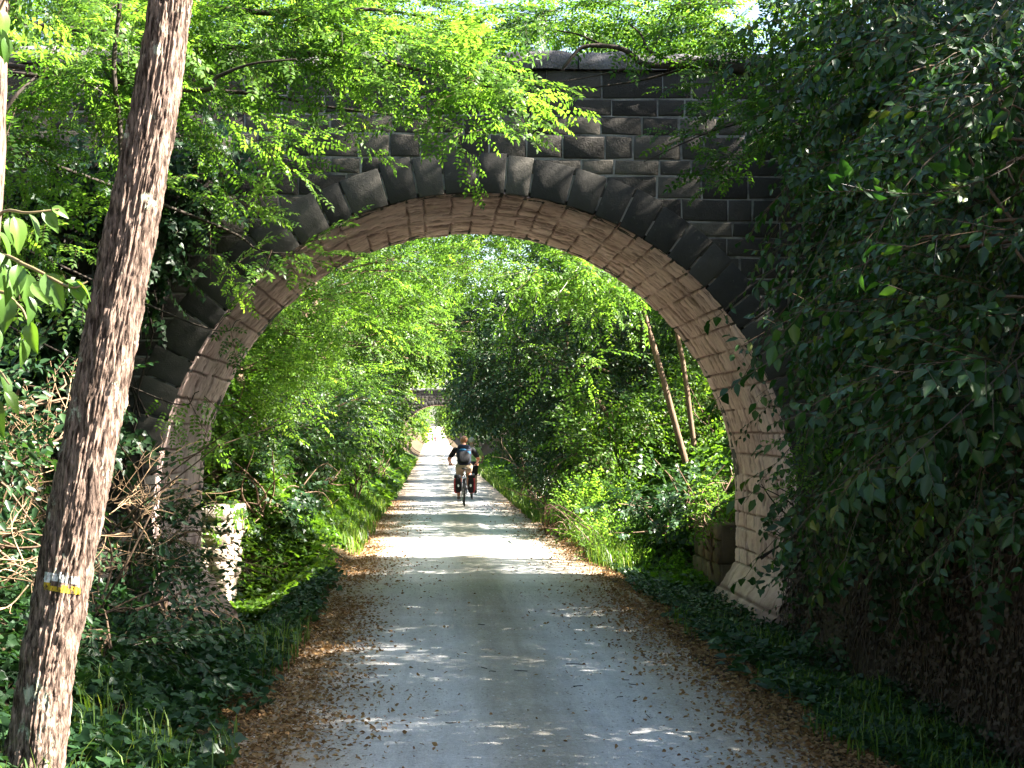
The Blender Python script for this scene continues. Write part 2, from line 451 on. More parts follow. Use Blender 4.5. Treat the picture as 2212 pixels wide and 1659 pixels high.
def bough(L=.75, leaf=.062, wd=.55):
    """an arching branch with side shoots, leaves hanging in rows along each"""
    tb = TB()
    at = lambda f: np.array([f * L, .05 * L * math.sin(f * 3), .10 * L * f - .42 * L * f * f])
    nn = 8
    for k in range(nn): tb.strip(at(k / nn), at((k + 1) / nn), .0035 * (1 - .6 * k / nn))
    for k in range(9):
        f = (k + .8) / 9.2; sgn = 1 if k % 2 else -1
        l2 = L * random.uniform(.22, .42) * (1.1 - .6 * f)
        R2 = rotz(sgn * random.uniform(.45, 1.0)) @ roty(random.uniform(.1, .6)) @ rotx(random.uniform(-.3, .3))
        p0 = at(f); tb.strip(p0, p0 + R2 @ np.array([l2, 0, 0]), .0016)
        n2 = max(3, int(l2 / .036)); sz = leaf * random.uniform(.55, 1.25)
        for q in range(n2):
            g_ = (q + .7) / n2; s2 = 1 if q % 2 else -1
            v, qd = oval(sz * random.uniform(.75, 1.15), sz * wd)
            R3 = R2 @ rotz(s2 * random.uniform(.4, .9) * (1 - .5 * g_)) @ roty(random.uniform(.15, .75)) @ rotx(random.uniform(-.45, .45))
            tb.put(v, qd, random.random(), R3, p0 + R2 @ np.array([g_ * l2, s2 * .006, 0]))
    return tb.done()

def spray_area(t):
    v, q, a = t
    p = v[q]
    ar = .5 * np.linalg.norm(np.cross(p[:, 2] - p[:, 0], p[:, 3] - p[:, 1]), axis=1)
    return ar[a > -.5].sum()

SP = {
    'robinia': [robinia_spray() for _ in range(8)],
    'robinia_mid': [robinia_spray(7, .7, .062, 4, .24) for _ in range(6)],
    'hazel': [oval_spray(10, .42, .078, .66, .7) for _ in range(8)],
    'bough': [bough() for _ in range(8)],
    'hazel_mid': [oval_spray(9, .5, .095, .6, .6) for _ in range(6)],
    'shrub': [oval_spray(12, .4, .06, .55, .5) for _ in range(8)],
    'shrub_mid': [oval_spray(10, .55, .085, .6, .6) for _ in range(6)],
    'far': [oval_spray(9, .9, .19, .6, .7) for _ in range(6)],
    'vfar': [oval_spray(9, 1.6, .42, .65, .7) for _ in range(5)],
    'ivy': [oval_spray(10, .38, .07, .8, .8, ivyleaf) for _ in range(6)],
}
SA = {k: np.mean([spray_area(t) for t in v]) for k, v in SP.items()}

def frames(x, up):
    x = x / (np.linalg.norm(x, axis=1, keepdims=True) + 1e-9)
    y = np.cross(up, x); y /= np.linalg.norm(y, axis=1, keepdims=True) + 1e-9
    z = np.cross(x, y)
    return np.stack([x, y, z], -1)

PH = rng.random((6, 3)) * 6.28
KV = rng.normal(size=(6, 3))
def clump_noise(p, f):
    s = 0
    for k in range(6): s = s + np.sin(p @ (KV[k] * f * (1 + .35 * k)) + PH[k, 0])
    return s / 6

def cluster(mb, sp, c, r, lai=2.6, bias=(0, 0, -.25), shell=.45, s=1.0, gap=-.12, gf=2.0, tilt=.45, off=0.0, out=1.0, keep=None):
    c = np.asarray(c, float); r = np.asarray(r, float) * np.ones(3)
    area = PI * (r[0] * r[1] + r[0] * r[2] + r[1] * r[2]) / 3
    n = int(lai * area / (SA[sp] * s * s) * 1.5)
    d = rng.normal(size=(n, 3)); d /= np.linalg.norm(d, axis=1, keepdims=True)
    p = c + d * r * (rng.random(n) ** shell)[:, None] * (1 + .18 * np.sin(d @ np.array([5.1, 4.3, 6.2]) + c[0] * 7))[:, None]
    k = clump_noise(p, gf) > gap
    far_ = p[:, 1] > 19.5
    k &= ~(far_ & (p[:, 0] > -1.0) & (p[:, 0] < .95) & (p[:, 2] < 2.7 + .02 * p[:, 1] + profile(p[:, 1])))
    k &= ~((p[:, 1] > 50) & (p[:, 1] < 131) & (p[:, 0] > -1.5) & (p[:, 0] < 1.35) & (p[:, 2] < 3.2 + .02 * p[:, 1]))
    k &= ~(far_ & (p[:, 0] > -1.05) & (p[:, 0] < 2.1) & (p[:, 2] < 2.1 + profile(p[:, 1])))
    k &= ~(far_ & (p[:, 1] < 60) & (p[:, 0] > -1.75) & (p[:, 0] < .9) & (p[:, 2] < 1.5))
    gd_ = W(958, 578, 1.0) - EYE; rel = p - EYE
    off_ = np.linalg.norm(rel - gd_ * rel[:, 1:2], axis=1)
    k &= ~(far_ & (off_ < (.0085 + .004 * clump_noise(p, 3.0)) * p[:, 1]))
    if keep is not None: k &= keep(p)
    p, d = p[k], d[k]; n = len(p)
    if not n: return
    x = d * out * np.array([1, 1, .6]) + np.asarray(bias) + rng.normal(size=(n, 3)) * .4
    up = np.array([0, 0, 1.]) + d * .35 + rng.normal(size=(n, 3)) * tilt
    Rm = frames(x, up)
    sc = s * rng.uniform(.75, 1.2, n)
    a = np.clip(rng.normal(.5 + off, .22, n) + .18 * clump_noise(p, .9), 0, 1)
    pick = rng.integers(0, len(SP[sp]), n)
    for i, (tv, tq, ta) in enumerate(SP[sp]):
        m = pick == i
        if m.any(): mb.inst(tv, tq, ta, p[m], Rm[m], sc[m], a[m])

def PX(px, py, Y, r, **k):              # a clump centre given by where it is seen and how deep
    return (W(px, py, Y), r, k)

def plant(name, label, cat, base, trunk, clumps, sp, mat, bark='bark_dark', group=None, limbs=True, seg=9, trunk_name='trunk', crown_name='crown', extra=None, **kw):
    """Empty > trunk (with its limbs), crown"""
    base = np.asarray(base, float)
    root = empty(name, base, label, cat, group)
    tm = MB()
    stems = trunk if isinstance(trunk, list) else [trunk]
    allp = []
    for (pts, r0, r1) in stems:
        cp = curve(pts, 22)
        tube(tm, cp, np.linspace(r0, r1, 22), seg, .5, .12)
        allp.append((cp, r0, r1))
    if limbs:
        for (c, r, k) in clumps:
            best = None
            for cp, r0, r1 in allp:
                dd = np.linalg.norm(cp - c, axis=1) + 1.2 * np.clip(cp[:, 2] - c[2] + .4, 0, 9)
                i = int(dd.argmin())
                if best is None or dd[i] < best[0]: best = (dd[i], cp[i], r0 + (r1 - r0) * i / 21)
            _, st, rr = best
            L = np.linalg.norm(c - st)
            mid = (st + c) / 2 + np.array([random.uniform(-.1, .1), random.uniform(-.1, .1), .12]) * L
            tube(tm, curve([st, mid, c], 9), np.linspace(min(rr * .6, .05 + .01 * L), .008, 9), 6, .5, .1)
            for q in range(5):
                e = c + rng.normal(size=3) * np.asarray(r) * .55
                tube(tm, curve([c + (st - c) * .25, (c + e) / 2 + rng.normal(size=3) * .08, e], 6), np.linspace(.012, .004, 6), 4, .5, 0, False)
    if extra:
        for pts, r0, r1 in extra:
            n = max(8, 5 * len(pts)); tube(tm, curve(pts, n), np.linspace(r0, r1, n), 7, .5, .15)
    tm.build(trunk_name, M[bark], root, True)
    cm = MB()
    for (c, r, k) in clumps:
        kk = dict(kw); kk.update(k)
        ss = kk.pop('sp', sp)
        if ss == 'hazel':
            cluster(cm, 'bough', c, r, **{**kk, 'lai': kk.get('lai', 2.6) * .62, 's': random.uniform(.8, 1.25)})
            kk['lai'] = kk.get('lai', 2.6) * .45; kk['s'] = random.uniform(.75, 1.1)
        cluster(cm, ss, c, r, **kk)
    cm.build(crown_name, M[mat], root)
    return root

# ------------------------------------------------------------------ light
S = np.array([.9, -.09, .75]); S /= np.linalg.norm(S)
sl = bpy.data.lights.new('sun', 'SUN'); sl.energy = 5.0; sl.angle = math.radians(.53); sl.color = (1, .94, .84)
so = bpy.data.objects.new('sun', sl); COL.objects.link(so)
so.rotation_euler = Vector(S).to_track_quat('Z', 'Y').to_euler()
w = bpy.data.worlds.new('World'); scene.world = w; w.use_nodes = True
nt = w.node_tree
bg = nt.nodes['Background']
sky = nt.nodes.new('ShaderNodeTexSky'); sky.sky_type = 'NISHITA'; sky.sun_disc = False
sky.sun_elevation = math.asin(S[2]); sky.sun_rotation = math.atan2(S[0], S[1])
sky.air_density = 1.0; sky.dust_density = 2.0; sky.ozone_density = 1.0
nt.links.new(sky.outputs[0], bg.inputs[0]); bg.inputs[1].default_value = .05
scene.view_settings.view_transform = 'Standard'; scene.view_settings.look = 'None'
scene.view_settings.exposure = 3.5; scene.view_settings.gamma = 1
cy = scene.cycles
cy.max_bounces = 10; cy.diffuse_bounces = 5; cy.glossy_bounces = 3; cy.transmission_bounces = 5; cy.transparent_max_bounces = 6
cy.sample_clamp_indirect = 8.0; cy.caustics_reflective = False; cy.caustics_refractive = False
cy.use_denoising = True
try: cy.denoiser = 'OPENIMAGEDENOISE'
except Exception: pass

# ------------------------------------------------------------------ ground and path
gx = np.unique(np.concatenate([[-400, -200, -100, -60, -40, -28, -20, -15], np.arange(-12, -5, .5), np.arange(-5, 6.01, .12), np.arange(6.5, 13, .5), [15, 20, 28, 40, 60, 100, 200, 400]]))
gy = np.unique(np.concatenate([[-60, -30, -15, -8], np.arange(-5, 32, .2), np.arange(32, 60, .7), np.arange(60, 140, 2), np.arange(140, 360, 6), [400, 500, 700]]))
XX, YY = np.meshgrid(gx, gy, indexing='ij')
ZZ = H(XX, YY)
onpath = (XX > -1.2) & (XX < 2.15)
ZZ = np.where(onpath, ZZ - .012, ZZ)
mb = MB(); mb.add(np.stack([XX, YY, ZZ], -1).reshape(-1, 3), grid_quads(len(gx), len(gy)))
g = mb.build('ground', M['soil'], None, True); g['kind'] = 'structure'

py_ = np.concatenate([np.arange(-8, 40, .12), np.arange(40, 140, .8), np.arange(140, 331, 3)])
u = np.linspace(0, 1, 24)
le = -1.06 + .16 * (fbm(py_ * .8, 0 * py_, 5) - .5) * 2
re = 2.03 + .18 * (fbm(py_ * .8, 0 * py_ + 9, 6) - .5) * 2
PXX = le[:, None] * (1 - u) + re[:, None] * u
PYY = np.broadcast_to(py_[:, None], PXX.shape)
crown_ = .035 * (1 - ((PXX - .5) / 1.5) ** 2) - .012 * np.exp(-((PXX - 0) / .22) ** 2) - .012 * np.exp(-((PXX - 1.05) / .22) ** 2)
mb = MB(); mb.add(np.stack([PXX, PYY, profile(PYY) + crown_ + .004], -1).reshape(-1, 3), grid_quads(len(py_), 24))
p = mb.build('path', M['gravel'], None, True); p['kind'] = 'structure'
def pathz(X, Y): return profile(Y) + .039 * np.clip(1 - ((X - .5) / 1.5) ** 2, 0, 1) + .004

# ------------------------------------------------------------------ stone bridge
XC, ZC, RI, YF, YB = .44, .93, 3.07, 15.2, 18.35
ZT = 5.2

def stone(mb, x0, x1, z0, z1, y, dirn, d, a, bev=.014, jit=.008):
    j = lambda: random.uniform(-jit, jit)
    o = [(x0 + j(), z0 + j()), (x1 + j(), z0 + j()), (x1 + j(), z1 + j()), (x0 + j(), z1 + j())]
    cx, cz = (x0 + x1) / 2, (z0 + z1) / 2
    v = [(x, y + dirn * .03, z) for x, z in o]
    v += [(x, y - dirn * d * .4, z) for x, z in o]
    fr = [(x + bev * (1 if x < cx else -1), y - dirn * d + j() * .6, z + bev * (1 if z < cz else -1)) for x, z in o]
    v += fr
    v.append((cx + j() * 4, y - dirn * (d + random.uniform(.001, .007)), cz + j() * 3))
    q = []
    for k in range(4):
        k2 = (k + 1) % 4
        q += [(k, k2, 4 + k2, 4 + k), (4 + k, 4 + k2, 8 + k2, 8 + k)]
    mb.add(v, q, a, t=[(8 + k, 8 + (k + 1) % 4, 12) for k in range(4)])

def courses(mb, xa, xb, z0, z1, y, dirn, hole=None, hmin=.14, hmax=.235, lmin=.22, lmax=.50, gap=.019, dmax=.012):
    z = z0
    while z < z1 - .05:
        h = min(random.uniform(hmin, hmax), z1 - z)
        if z1 - (z + h) < .1: h = z1 - z
        spans = [(xa, xb)]
        if hole:
            xi = math.sqrt(max(0, hole ** 2 - max(0, z - ZC) ** 2)) if z < ZC + hole else 0
            if z <= ZC: xi = RI
            if xi > 0: spans = [(xa, XC - xi), (XC + xi, xb)]
        for (s0, s1) in spans:
            x = s0
            while x < s1 - .02:
                l = random.uniform(lmin, lmax) * (1.25 if h > .24 else 1)
                if s1 - x - l < .16: l = s1 - x
                l = min(l, s1 - x)
                if random.random() < .05 and h > .22:
                    stone(mb, x + gap / 2, x + l - gap / 2, z + gap / 2, z + h * .5 - gap / 2, y, dirn, random.uniform(.008, dmax), random.random())
                    stone(mb, x + gap / 2, x + l - gap / 2, z + h * .5 + gap / 2, z + h - gap / 2, y, dirn, random.uniform(.008, dmax), random.random())
                else:
                    stone(mb, x + gap / 2, x + l - gap / 2, z + gap / 2, z + h - gap / 2, y, dirn, random.uniform(.008, dmax), random.random())
                x += l
        z += h

def body_plane(mb, y, xa, xb, rh, zt, zb=-.6):
    th = np.linspace(PI, 0, 60)
    xs = np.concatenate([[xa, XC - rh - .001], XC + rh * np.cos(th), [XC + rh + .001, xb]])
    zb_ = np.concatenate([[zb, zb], ZC + rh * np.sin(th), [zb, zb]])
    v = np.stack([np.stack([xs, 0 * xs + y, zb_], -1), np.stack([xs, 0 * xs + y, 0 * xs + zt], -1)], 1).reshape(-1, 3)
    n = len(xs)
    mb.add(v, [(2 * i, 2 * i + 2, 2 * i + 3, 2 * i + 1) for i in range(n - 1)], .5)

def build_bridge():
    root = empty('stone_bridge', (XC, YF, 0), 'old blackened stone arch bridge spanning the gravel path in front', 'bridge')
    xa, xb = -9.5, 10.0
    mo = MB()
    body_plane(mo, YF - .001, xa, xb, RI + .05, ZT - .01); body_plane(mo, YB + .001, xa, xb, RI + .05, ZT - .01)
    for x in (xa, xb):
        mo.add([(x, YF + .004, -.6), (x, YB - .004, -.6), (x, YB - .004, 4.6), (x, YF + .004, 4.6)], [(0, 1, 2, 3)], .5)
    mo.add([(xa, YF + .004, 4.55), (xb, YF + .004, 4.55), (xb, YB - .004, 4.55), (xa, YB - .004, 4.55)], [(0, 1, 2, 3)], .3)
    for y in (YF + .36, YB - .36):
        mo.add([(xa, y, 4.5), (xb, y, 4.5), (xb, y, ZT - .01), (xa, y, ZT - .01)], [(0, 1, 2, 3)], .4)
    mo.build('mortar_core', M['mortar'], root)
    st = MB()
    courses(st, xa, xb, -.6, ZT, YF, 1, hole=RI + .10)
    st.build('spandrel_wall', M['stone'], root)
    sb = MB()
    courses(sb, xa, xb, -.6, ZT, YB, -1, hole=RI + .10)
    sb.build('spandrel_wall', M['stone'], root)
    for yf, dr in ((YF, 1), (YB, -1)):
        vo = MB(); t = 0
        ws = []
        while sum(ws) < PI - .05: ws.append(random.uniform(.068, .125))
        ws = np.array(ws) * PI / sum(ws)
        for wd in ws:
            g_ = .0030
            t0, t1 = t + g_, t + wd - g_; t += wd
            ro = RI + random.uniform(.36, .41); ri = RI + .006
            yo = yf - dr * random.uniform(.0195, .022); a = random.random()
            tt = np.linspace(t0, t1, 4)
            rows = []
            for (rr_i, rr_o, yy, ins) in ((ri, ro, yf + dr * .25, 0), (ri, ro, yo + dr * .005, 0), (ri + .006, ro - .006, yo, .002)):
                te = np.linspace(t0 + ins, t1 - ins, 4)
                rows.append([np.stack([XC + rr_i * np.cos(te), 0 * te + yy + random.uniform(-.001, .001), ZC + rr_i * np.sin(te)], -1),
                             np.stack([XC + rr_o * np.cos(te), 0 * te + yy, ZC + rr_o * np.sin(te)], -1)])
            v = np.array(rows).reshape(3, 8, 3)
            ring = [0, 1, 2, 3, 7, 6, 5, 4]
            q = []
            for L in (0, 1):
                for k in range(8):
                    k2 = (k + 1) % 8
                    q.append((L * 8 + ring[k], L * 8 + ring[k2], (L + 1) * 8 + ring[k2], (L + 1) * 8 + ring[k]))
            for k in range(3): q.append((16 + k, 16 + k + 1, 16 + 4 + k + 1, 16 + 4 + k))
            vo.add(v.reshape(-1, 3), q, a)
        vo.build('arch_ring', M['ring'], root)
    for yf, dr in ((YF, 1), (YB, -1)):
        cp = MB(); x = xa
        while x < xb:
            l = random.uniform(.55, 1.0)
            h = .17 + random.uniform(-.012, .02)
            y0, y1 = yf - dr * .06, yf + dr * .42
            nx, ny, nz = 7, 6, 4
            # rounded, worn block
            gx_ = np.linspace(-1, 1, nx); pts = []
            X0, X1 = x + .006, x + l - .006
            prof = np.array([(0, 0), (-.02, .35), (0, .75), (.10, 1.0), (.5, 1.06), (.9, 1.0), (1, .75), (1.02, .35), (1, 0)])
            for i, gx1 in enumerate(gx_):
                e = 1 - .10 * abs(gx1) ** 6
                xx = X0 + (gx1 + 1) / 2 * (X1 - X0)
                for (py1, pz1) in prof:
                    pts.append((xx, y0 + (y1 - y0) * py1 + random.uniform(-.016, .016), ZT + h * pz1 * e + random.uniform(-.024, .020) * (pz1 > 0)))
            m_ = len(prof)
            cp.add(pts, grid_quads(nx, m_), random.random())
            for e in (0, (nx - 1) * m_):
                cp.add([pts[e + k] for k in range(m_)], [(0, 1, 7, 8), (1, 2, 6, 7), (2, 3, 5, 6)], .4, t=[(3, 4, 5)])
            x += l
        cp.build('coping', M['cope'], root)
    # barrel: coursed stones laid along the vault, as displaced geometry
    hj = ZC + .5
    Ls = PI * RI + 2 * hj
    ns, ny = 1150, 150
    s = np.linspace(0, Ls, ns); yv = np.linspace(YF - .012, YB + .012, ny)
    SS, YV = np.meshgrid(s, yv, indexing='ij')
    ths = PI - np.clip((s - hj) / RI, 0, PI)
    bx = XC + RI * np.cos(ths); bz = ZC + RI * np.sin(ths)
    bz = np.where(s < hj, -.5 + s, np.where(s > hj + PI * RI, ZC - (s - hj - PI * RI), bz))
    nx_, nz_ = -np.cos(ths), -np.where((s < hj) | (s > hj + PI * RI), 0, np.sin(ths))
    wj = SS + .015 * (vn(YV * 3, SS * 2, 5) - .5)
    edges = [0.0]
    while edges[-1] < Ls: edges.append(edges[-1] + random.uniform(.17, .28))
    edges = np.array(edges)
    ci = np.clip(np.searchsorted(edges, wj) - 1, 0, len(edges) - 2)
    dcourse = np.minimum(wj - edges[ci], edges[ci + 1] - wj)
    offs = rng.random(len(edges)) * .8; lens = rng.uniform(.35, .62, len(edges))
    yq = (YV - YF + offs[ci] + .012 * (vn(SS * 5, YV * 2, 8) - .5)) / lens[ci]
    dy = np.abs(yq - np.round(yq)) * lens[ci]
    dj = np.minimum(dcourse, dy)
    jn = (1 - sm(.005, .018, dj)) * sm(.25, .55, fbm(SS * 2.1, YV * 2.1, 33))
    streak = fbm(SS * 3.2, YV * 22, 40, 4)
    rough = fbm(SS * 7, YV * 9, 60, 4)
    big = fbm(SS * .7, YV * 1.1, 70, 3)
    crown_w = sm(.75, 1.0, np.sin(np.clip(ths, 0, PI)))[:, None]
    crack = sm(.57, .66, streak + .10 * (big - .5) + .035 * crown_w)
    disp = -.024 * jn - .024 * crack + .034 * (rough - .5) + .014 * (fbm(SS * 20, YV * 26, 61, 3) - .5) + .010 * (_h(ci.astype(float), np.round(yq), 4) - .5)
    V = np.stack([bx[:, None] + nx_[:, None] * disp, YV, bz[:, None] + nz_[:, None] * disp], -1)
    bm_ = MB(); bm_.add(V.reshape(-1, 3), grid_quads(ns, ny))
    me = bm_.mesh('arch_barrel')
    me.attributes.remove(me.attributes['var'])
    at = me.attributes.new('joint', 'FLOAT', 'POINT')
    at.data.foreach_set('value', np.clip(jn * .8 + crack * .75, 0, 1).astype(np.float32).ravel())
    at = me.attributes.new('var', 'FLOAT', 'POINT')
    at.data.foreach_set('value', (_h(ci.astype(float), np.round(yq), 9) * .6 + .4 * big).astype(np.float32).ravel())
    me.polygons.foreach_set('use_smooth', np.ones(len(me.polygons), bool))
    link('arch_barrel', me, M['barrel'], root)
    for sg in (-1, 1):                      # sloping stone footings
        y = np.linspace(YF + .02, YB + .03, 110); uu = np.linspace(0, 1, 46)
        UU, YY2 = np.meshgrid(uu, y, indexing='ij')
        j = np.minimum(np.abs((YY2 * 1.9 + np.floor(UU * 2.2) * .5) % 1 - .5) / 1.9, np.abs((UU * 2.2) % 1 - .0) * .3)
        j = 1 - sm(.004, .02, np.minimum(np.abs(((YY2 * 1.7 + .37 * np.floor(UU * 2.2)) % 1) - .5) / 1.7, np.minimum((UU * 2.2) % 1, 1 - (UU * 2.2) % 1) * .24))
        dz = -.018 * j + .075 * (fbm(YY2 * 5, UU * 4, 31 + sg) - .5) + .03 * (fbm(YY2 * 16, UU * 11, 37 + sg) - .5)
        xx = XC + sg * (RI + .0 - .42 * UU - .004) - sg * dz * .75
        zz = .23 - .62 * UU + dz * .6
        pm = MB(); pm.add(np.stack([xx, YY2, zz], -1).reshape(-1, 3), grid_quads(46, 110))
        for e in (0, 109):
            pm.add([(xx[0, e], y[e], zz[0, e]), (xx[-1, e], y[e], zz[-1, e]), (XC + sg * (RI + .05), y[e], -.5)], None, .5, t=[(0, 1, 2)])
        me = pm.mesh('plinth')
        at = me.attributes.new('joint', 'FLOAT', 'POINT'); jj = np.full(len(me.vertices), .7); jj[:j.size] = np.clip(j * .7 + .62 * sm(.35, .75, fbm(YY2 * 2.3, UU * 2, 41 + sg) + .35 * UU), 0, .9).ravel()
        at.data.foreach_set('value', jj.astype(np.float32))
        link('plinth', me, M['barrel'], root)
    return root
bridge = build_bridge()
far = bridge.copy(); COL.objects.link(far)
far.location = (XC, 132, float(profile(132)))
far['label'] = 'small second arch bridge crossing the path far down the cutting'
for ch in list(bridge.children):
    c = ch.copy(); COL.objects.link(c); c.parent = far

def rubble(name, label, x0, x1, y0, y1, z0, z1, mat, hmin=.1, hmax=.2, lean=0.0, cat='wall'):
    """free-standing rough wall: stones on the front and on the path side, earth core"""
    root = empty(name, ((x0 + x1) / 2, y0, z0), label, cat)
    mbb = MB()
    courses(mbb, x0, x1, z0, z1, y0, 1, None, hmin, hmax, .14, .4, .012, .04)
    core = [(x0 + .01, y0 + .01, z0), (x1 - .01, y0 + .01, z0), (x1 - .01, y1, z0), (x0 + .01, y1, z0)]
    core += [(a, b, z1 - .01) for a, b, _ in core]
    mbb.add(core, [(0, 1, 5, 4), (1, 2, 6, 5), (2, 3, 7, 6), (3, 0, 4, 7), (4, 5, 6, 7)], .2)
    mbb.build('stonework', M[mat], root)
    sm_ = MB()
    sx = x1 if abs(x1 - .5) < abs(x0 - .5) else x0
    courses(sm_, y0, y1, z0, z1, 0, 1, None, hmin, hmax, .14, .4, .016, .06)
    dr = 1 if sx > .5 else -1
    for v in sm_.V:
        x, y, z = v[:, 0].copy(), v[:, 1].copy(), v[:, 2].copy()
        v[:, 0] = sx + dr * y; v[:, 1] = x; v[:, 2] = z
    sm_.build('side_stonework', M[mat], root)
    return root
a = W(492, 1090, 19.8)
lw = rubble('stone_wall', 'broken sunlit stone wall end beside the left foot of the arch', -3.4, float(a[0]), 19.75, 21.6, -.8, .78, 'wall')
rw = rubble('stone_wall', 'mossy low stone wall block behind the right foot of the arch', float(W(1552, 1200, 18.9)[0]), 4.4, 18.75, 20.6, -.5, float(W(1580, 1130, 18.8)[2]), 'oldwall', .28, .42)

# retaining wall on the right, in front of the bridge
y = np.linspace(2, YF - .04, 260); z = np.linspace(-.45, 1.0, 46)
YW, ZW = np.meshgrid(y, z, indexing='ij')
xw = 3.32 + .10 * (YW - 9) / 6 + .12 * (ZW + .3) + .20 * (fbm(YW * 1.2, ZW * 1.5, 21) - .5) + .09 * (fbm(YW * 6, ZW * 6, 22) - .5)
zt = ZW * (1 + .55 * (ZW > 0) * (vn(YW * .6, 0 * YW, 2)))
mb = MB(); mb.add(np.stack([xw, YW, zt], -1).reshape(-1, 3), grid_quads(260, 46))
top = np.stack([xw[:, -1], y, zt[:, -1]], -1); back = top + np.array([1.2, 0, .05])
mb.add(np.stack([top, back], 1).reshape(-1, 3), [(2 * i, 2 * i + 2, 2 * i + 3, 2 * i + 1) for i in range(259)])
rt = empty('retaining_wall', (3.3, 9, 0), 'dark earthy retaining wall under the hanging shrubs on the right', 'wall')
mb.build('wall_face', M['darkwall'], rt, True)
vm = MB()
for k in range(900):                      # dead ivy stems trailing down it
    yy = random.uniform(5, YF - .1); zz = random.uniform(.2, 1.5)
    pts = [np.array([0, yy, zz])]
    for q in range(6):
        pts.append(pts[-1] + np.array([0, random.uniform(-.09, .09), -random.uniform(.03, .2)]))
    pts = np.array(pts); pts[:, 2] = np.maximum(pts[:, 2], -.2)
    pts[:, 0] = 3.32 + .10 * (pts[:, 1] - 9) / 6 + .12 * (pts[:, 2] + .3) - .07 - rng.random(7) * .07
    tube(vm, curve(pts, 12), np.linspace(.006, .002, 12), 4, random.random(), 0, False)
n = 13000
yy = rng.uniform(4.5, YF - .1, n); zz = rng.uniform(-.2, 1.5, n)
kk = fbm(yy * 2.2, zz * 2.2, 77) > .40
yy, zz = yy[kk], zz[kk]; n = len(yy)
pp = np.stack([3.24 + .10 * (yy - 9) / 6 + .12 * (zz + .3) - rng.random(n) * .14, yy, zz], -1)
tv, tq = ivyleaf(.034)
vm.inst(tv, tq, np.full(len(tq), .5), pp, frames(np.stack([rng.normal(-.3, .4, n), rng.normal(0, .6, n), rng.normal(-1, .4, n)], -1), np.stack([np.full(n, -1.), rng.normal(0, .6, n), rng.normal(.4, .4, n)], -1)), rng.uniform(.6, 1.2, n), rng.random(n))
vm.build('dead_ivy', M['deadivy'], rt)

